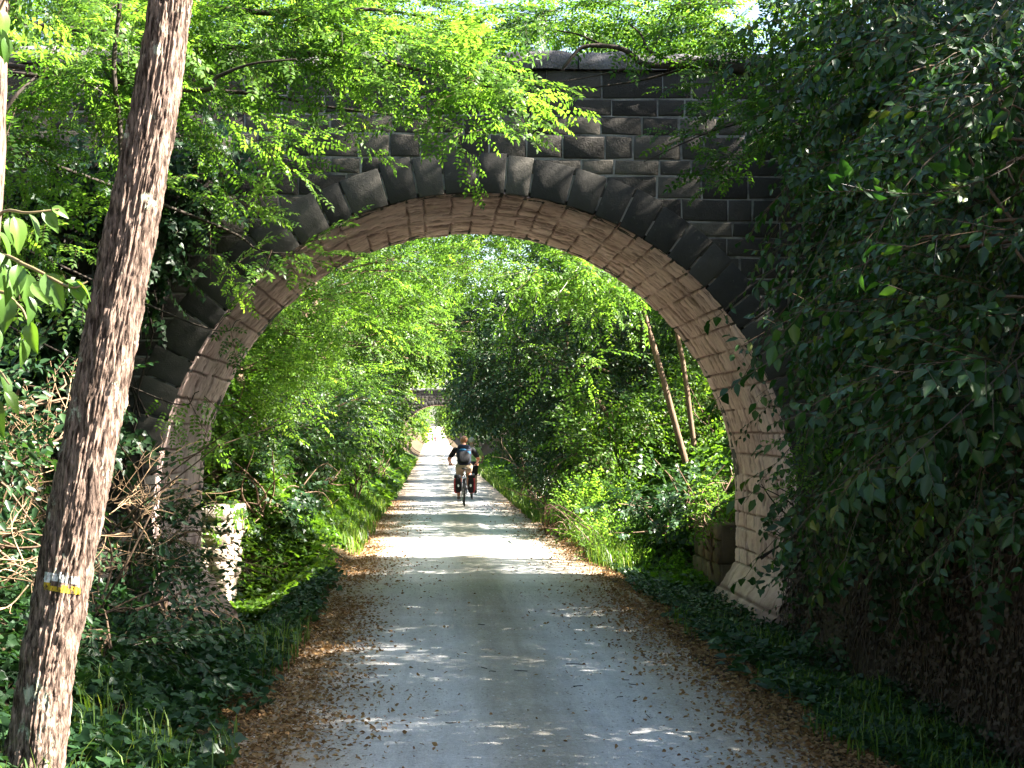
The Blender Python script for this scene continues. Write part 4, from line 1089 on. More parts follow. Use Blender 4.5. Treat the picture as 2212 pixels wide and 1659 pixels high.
# ------------------------------------------------------------------ behind the bridge
GL = 'leafy trees on the left bank beyond the bridge'
GR = 'dark trees on the right bank beyond the bridge'
def tree_at(name, label, x, y, h, clumps, sp, mat, group, r0=.12, **k):
    z0 = float(H(x, y))
    return plant(name, label, 'tree', (x, y, z0), ([(x, y, z0 - .2), (x + random.uniform(-.3, .3), y, z0 + h * .4), (x + random.uniform(-.6, .6), y, z0 + h)], r0, .04), clumps, sp, mat, bark='bark_mid', group=group, **k)
tree_at('robinia_tree', 'sunlit robinia just beyond the bridge on the left, seen under the arch', -4.0, 22.5, 7,
        [PX(540, 800, 22, (.8, .8, .45)), PX(640, 700, 22.5, (.9, .9, .5)), PX(760, 630, 23, (.9, .9, .4)), PX(560, 900, 22.4, (.6, .6, .3)), PX(850, 570, 23.5, (.7, .8, .35)), PX(470, 900, 21.5, (.6, .7, .6)), PX(560, 640, 22.2, (.7, .7, .4)),
         ((-4, 22, 6.6), (1.8, 1.3, 1.4), {}), ((-2.2, 22.4, 7.6), (1.6, 1.3, 1.1), {}), ((-.6, 22.6, 7.2), (.9, 1.0, .8), {}), ((-5.4, 22, 7.4), (1.8, 1.4, 1.6), {})], 'robinia_mid', 'robinia', GL, lai=2.9, gap=.06, gf=1.5, bias=(.25, -.2, -.12), tilt=.32)
tree_at('robinia_tree', 'bright robinia leaning over the path behind the first left tree', -3.6, 30, 8,
        [PX(690, 830, 29, (1.0, 1.1, .6)), PX(780, 740, 30, (1.1, 1.1, .7)), PX(850, 660, 31, (.9, 1.1, .5)), PX(920, 700, 33, (.5, .9, .4)), PX(720, 930, 28.6, (.6, .8, .35)), PX(1000, 700, 32, (.55, .8, .4), lai=1.6), PX(840, 560, 31, (1.1, 1, .6)), PX(900, 520, 33, (1.0, 1, .5)), PX(1040, 540, 34, (1.2, 1, .6)), PX(1000, 480, 34, (1.4, 1.2, .7)),
         ((-3.4, 30, 7), (2, 1.6, 1.5), {}), ((-1.6, 30, 8.4), (1.6, 1.4, 1.1), {}), ((-5.5, 28, 7), (2, 2, 2), {})], 'robinia_mid', 'robinia', GL, lai=2.9, gap=.06, gf=1.5, bias=(.25, -.2, -.12), tilt=.32)
tree_at('leafy_tree', 'pale leafy tree on the left before the far bridge', -3.4, 42, 8,
        [PX(800, 860, 42, (1.4, 1.6, 1.2)), PX(850, 760, 43, (1.4, 1.6, 1.1)), PX(900, 660, 45, (1.3, 1.6, .9)), PX(830, 960, 40, (1.0, 1.4, .7)), PX(880, 560, 44, (1.2, 1.2, .8)), PX(920, 770, 48, (.6, 1, .5)), ((-4.5, 42, 7.5), (2.2, 2, 2), {})], 'shrub_mid', 'far_leaf', GL, lai=2.8, s=1.35, gap=.05, gf=1.2)
tree_at('leafy_tree', 'sunny tree on the left further along the cutting', -3.6, 60, 9,
        [PX(840, 880, 60, (1.6, 2, 1.5)), PX(870, 790, 62, (1.5, 2, 1.5)), PX(900, 700, 64, (1.6, 2, 1.4)), PX(862, 945, 58, (1.0, 2, .8)), ((-5, 60, 8), (2.6, 2.2, 2.2), {})], 'far', 'far_leaf', GL, lai=2.4)
tree_at('leafy_tree', 'yellow green tree beside the far bridge on its left', -3.8, 95, 9,
        [PX(870, 890, 95, (1.8, 3, 1.8)), PX(880, 820, 98, (1.8, 3, 2)), PX(905, 740, 100, (2.2, 3, 2)), PX(885, 930, 90, (1.0, 3, .9)), ((-6, 95, 8), (3, 3, 3), {})], 'far', 'far_leaf', GL, lai=2.2, s=1.3)
tree_at('robinia_tree', 'sunlit robinia crown showing over the left half of the parapet', -6.5, 20.5, 8,
        [PX(150, 60, 20.5, (1.2, .8, .8)), PX(330, 40, 20.5, (1.2, .8, .8)), PX(520, 40, 20.6, (1.1, .8, .7)), PX(700, 30, 20.8, (1.0, .8, .6)), PX(850, 60, 21, (.8, .7, .35)), PX(940, 20, 21, (.6, .6, .4)), PX(420, 100, 20.4, (1.2, .5, .3)), PX(640, 95, 20.6, (1.0, .5, .25)), PX(60, 120, 20.4, (.9, .7, .5)), PX(930, 95, 21, (.5, .5, .15))],
        'robinia_mid', 'robinia', GL, lai=2.4, limbs=False, bias=(.3, -.2, -.1), tilt=.3)
tree_at('robinia_tree', 'robinia crown rising over the right half of the parapet', 7.5, 20.6, 8,
        [PX(1130, 50, 21.5, (.7, .6, .3), lai=1.6), PX(1240, 50, 21.5, (.9, .6, .32), lai=3.2, gap=-.5), PX(1380, 50, 21.0, (.9, .5, .34), lai=3.2, gap=-.5), PX(1500, 70, 20.6, (.8, .4, .3), lai=3, gap=-.5), PX(1120, 70, 21.6, (.4, .4, .12), lai=1.5), PX(1550, 50, 20.6, (.7, .5, .3))],
        'robinia_mid', 'robinia', GR, lai=2.2, limbs=False, bias=(-.3, -.2, -.1), tilt=.3)
GS = 'slender trunks seen through the arch'
plant('slender_tree', 'left one of two slender trunks seen through the right of the arch', 'tree', W(1484, 1012, 25.5),
      ([W(1490, 1030, 25.5), W(1470, 960, 25.5), W(1430, 810, 25.5), W(1385, 655, 25.5), W(1350, 500, 25.5), W(1330, 300, 25.5)], .058, .035),
      [PX(1180, 580, 23.4, (.8, .8, .34)), PX(1290, 620, 23.6, (.6, .7, .35)), PX(1080, 560, 23.2, (.6, .7, .25)), PX(1330, 560, 24, (.7, .8, .4)), PX(1240, 760, 23.4, (.30, .3, .20), lai=1.5), PX(1290, 820, 23.6, (.22, .3, .12), lai=1.4), PX(1100, 655, 23.4, (.32, .4, .10), lai=1.3),
       PX(1080, 460, 24, (1.0, .9, .5)), PX(1250, 420, 24.5, (1.2, .9, .8)), ((1.2, 24.5, 7.3), (1.0, 1, .8), dict(lai=1.6)), ((3.0, 25, 7.2), (1.5, 1, 1.1), {})], 'robinia_mid', 'robinia', bark='bark_mid', group=GS, lai=2.2, bias=(-.35, -.2, -.2), limbs=False, tilt=.3)
plant('slender_tree', 'right one of two slender trunks seen through the right of the arch', 'tree', W(1502, 1000, 26.2),
      ([W(1506, 1015, 26.2), W(1496, 940, 26.2), W(1478, 800, 26.2), W(1458, 690, 26.2), W(1440, 500, 26.2), W(1430, 250, 26.2)], .048, .03),
      [PX(1450, 600, 26, (.7, .7, .5)), PX(1540, 640, 26, (.7, .7, .5)), PX(1480, 450, 26, (1.1, 1, .8)), ((4.4, 26.5, 6.6), (1.4, 1.1, 1.2), {})], 'robinia_mid', 'robinia_b', bark='bark_mid', group=GS, lai=2.0, limbs=False)
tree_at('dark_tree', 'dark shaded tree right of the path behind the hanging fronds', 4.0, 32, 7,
        [PX(1180, 800, 31, (1.0, 1.1, .9)), PX(1290, 860, 31, (1.1, 1.1, .9)), PX(1200, 680, 32, (1.2, 1.1, .8)), PX(1390, 800, 31.5, (1.0, 1, 1)), PX(1320, 700, 32, (1.2, 1.2, .9)), PX(1230, 950, 31, (.9, 1, .6)), ((5.2, 31.5, 5.2), (1.6, 1.6, 1.6), {}), ((3.4, 32.5, 6.6), (1.8, 1.4, 1.2), {})], 'shrub_mid', 'shaded_leaf', GR, lai=2.4)
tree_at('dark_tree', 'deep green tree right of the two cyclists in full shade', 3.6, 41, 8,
        [PX(1090, 800, 41, (1.2, 1.5, 1.2)), PX(1130, 900, 41, (1.1, 1.4, 1.0)), PX(1100, 700, 42, (1.4, 1.5, 1.0)), PX(1050, 620, 43, (1.4, 1.5, .8)), PX(1190, 860, 40, (1.1, 1.3, 1.2)), ((4.6, 41, 5.8), (1.8, 2, 1.8), {}), ((3.4, 42, 7.6), (1.8, 1.6, 1.2), {})], 'shrub_mid', 'shaded_leaf', GR, lai=2.4, s=1.3)
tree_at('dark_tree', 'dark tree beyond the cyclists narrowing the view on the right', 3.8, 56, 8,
        [PX(1020, 870, 56, (1.4, 2, 1.3)), PX(1030, 780, 57, (1.7, 2, 1.3)), PX(1010, 690, 58, (1.6, 2, 1.2)), PX(1070, 880, 55, (1.3, 2, 1.3)), PX(1080, 760, 56, (1.6, 2, 1.5)), ((4.4, 56, 6.5), (2, 2.4, 2), {})], 'far', 'shaded_leaf', GR, lai=2.4)
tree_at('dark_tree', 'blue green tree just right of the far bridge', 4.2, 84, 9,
        [PX(995, 890, 84, (1.5, 3, 1.6)), PX(1000, 810, 86, (1.6, 3, 1.8)), PX(985, 740, 88, (1.8, 3, 1.8)), PX(1030, 850, 84, (2, 3, 2.4)), ((5, 84, 7.5), (2.4, 3, 2.4), {})], 'far', 'shaded_leaf', GR, lai=2.2, s=1.2)
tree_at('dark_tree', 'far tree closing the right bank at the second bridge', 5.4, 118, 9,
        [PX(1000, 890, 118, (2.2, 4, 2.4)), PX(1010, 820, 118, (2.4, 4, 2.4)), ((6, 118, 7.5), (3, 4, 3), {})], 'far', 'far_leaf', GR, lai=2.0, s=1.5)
# beyond the far bridge
for i, (lab, x, y, pxs) in enumerate([('bright tree left of the sunny far end of the path', -7, 190, [(885, 880), (900, 900), (870, 830)]), ('pale tree in the middle beyond the far bridge', -9, 290, [(925, 890), (950, 880), (935, 850)]), ('hazy tree on the right beyond the far bridge', 11, 230, [(975, 890), (990, 860), (965, 900)])]):
    tree_at('distant_tree', lab, x, y, 8, [PX(a_, b_, y + 3 * k_, (4, 4, 3.2)) for k_, (a_, b_) in enumerate(pxs)], 'vfar', 'far_leaf', 'distant trees at the end of the path', lai=2.0, r0=.2)

# shrubs on the banks
GB = 'shrubs on the banks beyond the bridge'
def shrub(label, clumps, sp='shrub_mid', mat='shrub', **k):
    c0 = clumps[0][0]; b = np.array([c0[0], c0[1], float(H(c0[0], c0[1]))])
    st = [([b, b + rng.normal(size=3) * [.15, .15, .05] + [0, 0, .4], b + rng.normal(size=3) * [.35, .35, .1] + [0, 0, .9]], .018, .006) for _ in range(4)]
    kk = dict(lai=2.4, tilt=.6); kk.update(k)
    return plant('shrub', label, 'shrub', b, st, clumps, sp, mat, bark='bark_mid', group=GB, trunk_name='stem', crown_name='foliage', **kk)
shrub('ivy covered shrub on the left bank just past the arch', [PX(560, 1080, 21.5, (.8, .8, .4)), PX(620, 1140, 21.8, (.6, .7, .3)), PX(520, 1010, 22, (.7, .7, .4)), PX(660, 1060, 23, (.7, .8, .4))], 'ivy', 'ivy')
shrub('round ivy hummock on the left bank with a sunlit crest', [PX(690, 1080, 24.5, (.6, .7, .35)), PX(720, 1030, 25.5, (.6, .7, .4)), PX(640, 980, 24.5, (.8, .8, .5))], 'ivy', 'ivy')
shrub('leafy bush left of the path opposite the cyclists', [PX(770, 1040, 32, (.8, 1.2, .5)), PX(800, 980, 34, (.8, 1.4, .6)), PX(740, 940, 31, (.9, 1.2, .7))])
shrub('dark shaded thicket under the first left robinias', [PX(560, 960, 23.4, (.9, .6, .5)), PX(640, 930, 24.6, (.9, .7, .5)), PX(700, 900, 26.6, (.8, .8, .6)), PX(480, 980, 22.6, (.7, .6, .6))], 'shrub_mid', 'shaded_leaf')
shrub('dark thicket low on the left bank in the middle distance', [PX(760, 920, 31.5, (.8, .9, .7)), PX(800, 900, 36, (.9, 1.0, .8)), PX(830, 850, 40.5, (.8, 1, .8))], 'shrub_mid', 'shaded_leaf')
shrub('bright bush on the left verge further back', [PX(830, 1010, 44, (.8, 2, .6)), PX(850, 960, 50, (.9, 2.5, .8))], 'far', 'far_leaf')
shrub('sunlit bush beneath the slender trunks', [PX(1545, 930, 27.0, (.7, .6, .55)), PX(1450, 950, 27.2, (.9, .6, .5)), PX(1560, 1020, 25.6, (.5, .5, .3)), PX(1360, 930, 26.8, (.8, .5, .35)), PX(1540, 850, 27.4, (.7, .6, .4)), PX(1480, 880, 27.6, (.7, .5, .4))])
shrub('pale drooping bush in light shade left of the slender trunks', [PX(1320, 870, 26.9, (.7, .5, .3)), PX(1250, 960, 27, (.8, .7, .5)), PX(1330, 1000, 26.2, (.7, .6, .4))], 'shrub_mid', 'shrub')
shrub('ivy shrub in shade behind the mossy wall block', [PX(1480, 1080, 21.8, (.6, .6, .35)), PX(1420, 1140, 21.4, (.5, .6, .35)), PX(1390, 1080, 23.5, (.7, .7, .4))], 'ivy', 'ivy')
shrub('sunny leaves spilling over the mossy wall block', [PX(1555, 1100, 19.3, (.28, .3, .12)), PX(1520, 1122, 19.0, (.16, .2, .08), lai=2), PX(1590, 1085, 19.8, (.3, .4, .16)), PX(1585, 1045, 21.0, (.3, .5, .2))], 'shrub', 'robinia', lai=2.8, gap=-.3)
shrub('yellow green weeds in sun on the right verge', [PX(1180, 1085, 26.5, (.5, .8, .22)), PX(1260, 1095, 25.5, (.55, .7, .28)), PX(1150, 1065, 29, (.4, .9, .2)), PX(1300, 1090, 25.8, (.4, .5, .25)), PX(1240, 1140, 24.2, (.5, .5, .2)), PX(1320, 1180, 22.6, (.48, .5, .24)), PX(1370, 1215, 21.6, (.42, .5, .24)), PX(1405, 1248, 20.7, (.38, .4, .18)), PX(1330, 1225, 21, (.32, .4, .14))], 'shrub', 'robinia', lai=2.8, bias=(0, -.2, .35), gap=-.2)
shrub('dark bush along the right verge beside the cyclists', [PX(1130, 1010, 36, (.9, 2, .5)), PX(1090, 980, 42, (.9, 2.5, .5)), PX(1200, 1010, 33, (1, 1.5, .5))], 'shrub_mid', 'shaded_leaf')
shrub('unseen bush added behind the right abutment to shade the path', [((5.4, 20.15, 4.65), (.9, .9, 1.25), {}), ((5.4, 19.0, 4.6), (.8, .6, 1.3), {}), ((5.7, 20.2, 5.8), (1.0, .8, .8), {})], 'shrub_mid', 'shrub', lai=3.2, gap=-.5)  # hidden from view, added so its shadow falls on the path past the arch

# a wood on both banks that reads as one mass
wm = MB()
for y in np.arange(21, 128, 3.4):
    for sd in (-1, 1):
        for k in range(3):
            yy = y + random.uniform(-1, 1)
            if sd > 0 and (19.5 < yy < 25.2 or 31.8 < yy < 33.6): continue
            x = sd * random.uniform(5.0 if sd > 0 and yy > 25 else 6.2, 9.5) + .5
            zt = (3 + random.uniform(0, 2.2) if x < 6.6 else random.uniform(3.4, 8.6 if yy > 27 else 6.6)) if sd > 0 else random.uniform(3, 8)
            if sd > 0 and yy < 28.2: x, zt = random.uniform(6.5, 9.5), random.uniform(6.4, 7.8)
            cluster(wm, 'far', (x, yy, zt), (1.8, 1.9, 1.8 if not (sd > 0 and yy < 28.2) else 1.2), lai=1.7, s=1.0 if y < 60 else 1.5)
for k in range(26):
    cluster(wm, 'vfar', (random.choice([-1, 1]) * random.uniform(14, 40), random.uniform(60, 330), random.uniform(4, 9)), (5, 6, 4), lai=1.6)
o = wm.build('woodland', M['far_leaf']); o['kind'] = 'stuff'

# ------------------------------------------------------------------ ground cover (stuff)
def scatter(n, xr, yr, dens=None, lift=(0, .1)):
    x = rng.uniform(*xr, n); y = rng.uniform(*yr, n)
    if dens is not None:
        k = rng.random(n) < dens(x, y); x, y = x[k], y[k]
    z = H(x, y) + rng.uniform(*lift, len(x))
    return np.stack([x, y, z], -1)

def lay(mb, tv, tq, P, size, tilt=.5, down=.0):
    n = len(P)
    if not n: return
    an = rng.uniform(0, 2 * PI, n)
    x = np.stack([np.cos(an), np.sin(an), rng.normal(-down, .3, n)], -1)
    up = np.array([0, 0, 1.]) + rng.normal(size=(n, 3)) * tilt
    mb.inst(tv, tq, np.full(len(tq), .5), P, frames(x, up), rng.uniform(*size, n), np.clip(rng.normal(.5, .35, n), 0, 1))

iv, iq = ivyleaf(1.0)
mb = MB()
edge = lambda x, y: np.clip((-(x) - .85 - .28 * fbm(y * .9, x * .9, 50)) / .35, 0, 1)
lump = lambda x, y: .06 + .20 * fbm(x * 2.2, y * 2.2, 90)
P = scatter(72000, (-5, -.8), (4.2, 18.6), lambda x, y: edge(x, y) * ~((y > 15.2) & (x < -1.75)), (0, 0)); P[:, 2] += lump(P[:, 0], P[:, 1]) * rng.random(len(P)) ** .5
lay(mb, iv, iq, P, (.028, .085), .6, .2)
o = mb.build('ivy_ground_cover', M['ivy']); o['kind'] = 'stuff'
mb = MB()
P = scatter(70000, (-4.6, -.9), (18.9, 36), lambda x, y: np.clip((-x - 1.12 - .2 * fbm(y, x, 51)) / .5, 0, 1), (0, 0)); P[:, 2] += lump(P[:, 0], P[:, 1]) * rng.random(len(P)) ** .5
lay(mb, iv, iq, P, (.06, .11), .6, .2)
P = scatter(26000, (-4.6, -1.0), (36, 90), None, (0, .4)); lay(mb, iv, iq, P, (.12, .22), .6, .2)
P = scatter(30000, (2.3, 5.5), (18.9, 36), lambda x, y: np.clip((x - 2.2 - .5 * fbm(y, x, 52)) / .6, 0, 1), (0, 0)); P[:, 2] += lump(P[:, 0], P[:, 1]) * rng.random(len(P)) ** .5
lay(mb, iv, iq, P, (.06, .11), .6, .2)
P = scatter(20000, (2.2, 5.5), (36, 90), None, (0, .35)); lay(mb, iv, iq, P, (.12, .2), .6, .2)
o = mb.build('bank_ground_cover', M['shrub']); o['kind'] = 'stuff'

def blades(mb, P, h, w, lean=.5, a=None):
    n = len(P); an = rng.uniform(0, 2 * PI, n)
    d = np.stack([np.cos(an), np.sin(an), 0 * an], -1); s_ = np.stack([-np.sin(an), np.cos(an), 0 * an], -1)
    hh = rng.uniform(*h, n)[:, None]; ww = rng.uniform(*w, n)[:, None]; ln = rng.uniform(.1, lean, n)[:, None]
    m = P + d * hh * ln * .4 + np.array([0, 0, 1]) * hh * .6; t = P + d * hh * ln * 1.2 + np.array([0, 0, 1]) * hh * (1 - .4 * ln)
    v = np.stack([P - s_ * ww, P + s_ * ww, m + s_ * ww * .8, m - s_ * ww * .8, t + s_ * ww * .15, t - s_ * ww * .15], 1)
    q = np.array([[0, 1, 2, 3], [3, 2, 4, 5]])[None] + (np.arange(n) * 6)[:, None, None]
    av = np.repeat(np.clip(rng.normal(.45, .25, n), 0, 1), 2)
    mb.add(v.reshape(-1, 3), q.reshape(-1, 4), av)
mb = MB()
P = scatter(9000, (1.9, 2.8), (20.2, 30), lambda x, y: np.clip((x - 1.85 - .35 * fbm(y * .8, x, 61)) / .25, 0, 1) * sm(.38, .55, fbm(x * 1.5, y * .8, 66)), (-.02, .02)); blades(mb, P, (.12, .42), (.003, .006))
P = scatter(16000, (1.9, 2.9), (30, 100), None, (-.02, .02)); blades(mb, P, (.12, .4), (.008, .016))
P = scatter(16000, (-1.7, -.85), (22, 100), lambda x, y: np.clip((-x - .85 - .2 * fbm(y * .8, x, 62)) / .2, 0, 1), (-.02, .02)); blades(mb, P, (.1, .3), (.006, .013))
P = scatter(9000, (1.8, 3.1), (5, 15), lambda x, y: np.clip((x - 1.95 - .5 * fbm(y * .9, x, 63)) / .3, 0, 1) * sm(.4, .6, fbm(x * 1.6, y, 67)), (-.02, .02)); blades(mb, P, (.06, .22), (.003, .006))
P = scatter(3000, (-2.0, -1.0), (5, 15), lambda x, y: sm(.5, .65, fbm(x * 1.6, y, 68)), (0, .06)); blades(mb, P, (.1, .26), (.003, .006))
o = mb.build('grass', M['grass']); o['kind'] = 'stuff'

ov, oq = oval(1.0, .6)
mb = MB()
P = scatter(44000, (1.85, 3.45), (4.2, 22), lambda x, y: np.clip((x - 1.95 - .55 * fbm(y * .9, x, 63)) / .25, 0, 1) * sm(.30, .46, fbm(x * 1.5, y * 1.2, 69)), (0, .12)); lay(mb, iv, iq, P, (.022, .06), .6, .1)
P = scatter(900, (2.1, 3.1), (4.2, 15), lambda x, y: sm(.4, .6, fbm(x * 1.5, y * 1.2, 70)), (.02, .16)); lay(mb, ov, oq, P, (.06, .13), .6, -.2)
o = mb.build('verge_weeds', M['ivy']); o['kind'] = 'stuff'

# fallen leaves
mb = MB()
def ld(x, y):
    l = np.exp(-np.clip(x + .98, -.4, 9) / .30) * 1.4 + np.exp(-np.clip(2.10 - x, -.4, 9) / .30) * 1.35
    return np.clip(np.clip(l, 0, 1.2) ** 1.45 * (.35 + 1.0 * sm(.35, .62, fbm(x * 1.4, y * .9, 80))), 0, 1) * np.where(y > 16, .7, 1)
x = rng.uniform(-1.5, 2.6, 280000); y = 4 + 36 * rng.random(280000) ** 1.7
k = rng.random(len(x)) < ld(x, y); x, y = x[k], y[k]
inn = (x > -1.0) & (x < 2.05)
P = np.stack([x, y, np.where(inn, pathz(x, y), H(x, y)) + rng.uniform(.002, .022, len(x))], -1)
lay(mb, ov, oq, P, (.009, .042), .7, 0)
x = rng.uniform(-.9, 2, 350); y = rng.uniform(4, 22, 350)
lay(mb, ov, oq, np.stack([x, y, pathz(x, y) + .006], -1), (.015, .04), .3, 0)
o = mb.build('leaf_litter', M['litter']); o['kind'] = 'stuff'
mb = MB()
n = 16000
x = rng.uniform(-1.0, 2.05, n); y = 4 + 14 * rng.random(n) ** 1.6
kk = rng.random(n) < .25 + .75 * sm(.45, .6, fbm(x * 2.2, y * .8, 97)); x, y = x[kk], y[kk]; n = len(x)
ov_ = np.array([[1, 0, 0], [0, 1, 0], [-1, 0, 0], [0, -1, 0], [0, 0, .7], [0, 0, -.5]]) * [1, .75, .7]
oq_ = np.array([[0, 1, 4, 4], [1, 2, 4, 4]])
an = rng.uniform(0, 6.28, n); Rm = np.stack([np.stack([np.cos(an), -np.sin(an), 0 * an], -1), np.stack([np.sin(an), np.cos(an), 0 * an], -1), np.stack([0 * an, 0 * an, 1 + 0 * an], -1)], 1)
v = np.einsum('nij,kj->nki', Rm, ov_) * rng.uniform(.004, .012, n)[:, None, None] + np.stack([x, y, pathz(x, y) + .002], -1)[:, None]
tq_ = np.array([[0, 1, 4], [1, 2, 4], [2, 3, 4], [3, 0, 4]])
mb.add(v.reshape(-1, 3), None, np.repeat(rng.random(n), 4), t=(tq_[None] + (np.arange(n) * 6)[:, None, None]).reshape(-1, 3))
o = mb.build('loose_stones', M['pebble']); o['kind'] = 'stuff'
mb = MB()
for k in range(24):
    x, y = random.uniform(-.7, 1.8), random.uniform(4.3, 14)
    an = random.uniform(0, 6.28); L = random.uniform(.02, .06)
    d = np.array([math.cos(an), math.sin(an), 0]) * L
    c = np.array([x, y, float(pathz(x, y)) + .006])
    tube(mb, curve([c - d, c + rng.normal(size=3) * [.01, .01, .002], c + d], 5), .003, 4, .2, 0, False)
o = mb.build('fallen_twigs', M['bark_dark']); o['kind'] = 'stuff'
# ------------------------------------------------------------------ cyclists
def ell(c, r, n=14, pw=1.0):
    """(super)ellipsoid as vertices and quads"""
    u = np.linspace(-PI / 2, PI / 2, n); v = np.linspace(0, 2 * PI, 2 * n, endpoint=False)
    U, Vv = np.meshgrid(u, v, indexing='ij')
    f = lambda x: np.sign(x) * np.abs(x) ** pw
    p = np.stack([f(np.cos(U)) * f(np.cos(Vv)) * r[0], f(np.cos(U)) * f(np.sin(Vv)) * r[1], f(np.sin(U)) * r[2]], -1).reshape(-1, 3) + np.asarray(c)
    return p, grid_quads(n, 2 * n, True)

def limb(mb, p, r):
    p = [np.asarray(q, float) for q in p]
    for i in range(len(p) - 1):
        n = 8
        c = np.linspace(p[i], p[i + 1], n); tube(mb, c, np.linspace(r[i], r[i + 1], n), 12, .5)
    for q, rr in zip(p, r):
        v, f = ell(q, (rr, rr, rr), 9); mb.add(v, f)

def fuse(name, mb, vox, mat, parent, smooth=4):
    """all the pieces melted into ONE continuous surface"""
    me = mb.mesh(name + '_raw'); ob = bpy.data.objects.new(name + '_raw', me); COL.objects.link(ob)
    md = ob.modifiers.new('r', 'REMESH'); md.mode = 'VOXEL'; md.voxel_size = vox
    ms = ob.modifiers.new('s', 'SMOOTH'); ms.iterations = smooth; ms.factor = .5
    dg = bpy.context.evaluated_depsgraph_get()
    m2 = bpy.data.meshes.new_from_object(ob.evaluated_get(dg)); m2.name = name
    bpy.data.objects.remove(ob); bpy.data.meshes.remove(me)
    m2.polygons.foreach_set('use_smooth', np.ones(len(m2.polygons), bool))
    m2.materials.clear()
    o = bpy.data.objects.new(name, m2); COL.objects.link(o); m2.materials.append(M[mat]); o.parent = parent
    return o

def put(name, mb, mat, parent, smooth=True):
    me = mb.mesh(name)
    me.polygons.foreach_set('use_smooth', np.full(len(me.polygons), smooth))
    o = bpy.data.objects.new(name, me); COL.objects.link(o); me.materials.append(M[mat]); o.parent = parent
    return o

M['skin'] = plain('skin', (.50, .27, .18), .5, nscale=12, amp=.08)
M['skin_red'] = plain('sunburnt_skin', (.50, .22, .13), .45, nscale=12, amp=.08)
M['black_cloth'] = plain('black_cloth', (.008, .008, .010), .9, nscale=90)
M['green_cloth'] = plain('pale_green_cloth', (.30, .42, .14), .85, nscale=90)
M['beige_cloth'] = plain('beige_cloth', (.40, .30, .21), .85, nscale=90)
M['navy_cloth'] = plain('navy_nylon', (.006, .010, .030), .75, nscale=90)
M['blue_cloth'] = plain('light_blue_nylon', (.03, .16, .32), .7, nscale=90)
M['red_cloth'] = plain('red_nylon', (.42, .02, .035), .5, nscale=90)
M['rubber'] = plain('rubber', (.02, .02, .02), .8)
M['alloy'] = plain('alloy', (.55, .55, .56), .35, 1.0, amp=.05)
M['bike_paint'] = plain('dark_bike_paint', (.03, .032, .04), .35, amp=.05)
M['reflector'] = plain('white_reflector', (.75, .75, .70), .3, amp=.05)
M['hair_grey'] = plain('grey_hair', (.46, .45, .38), .8, nscale=120)
M['shoe'] = plain('shoe', (.06, .055, .05), .7)
M['white_cloth'] = plain('white_cloth', (.7, .7, .72), .85, nscale=90)
M['eye'] = plain('eye', (.05, .04, .035), .3)

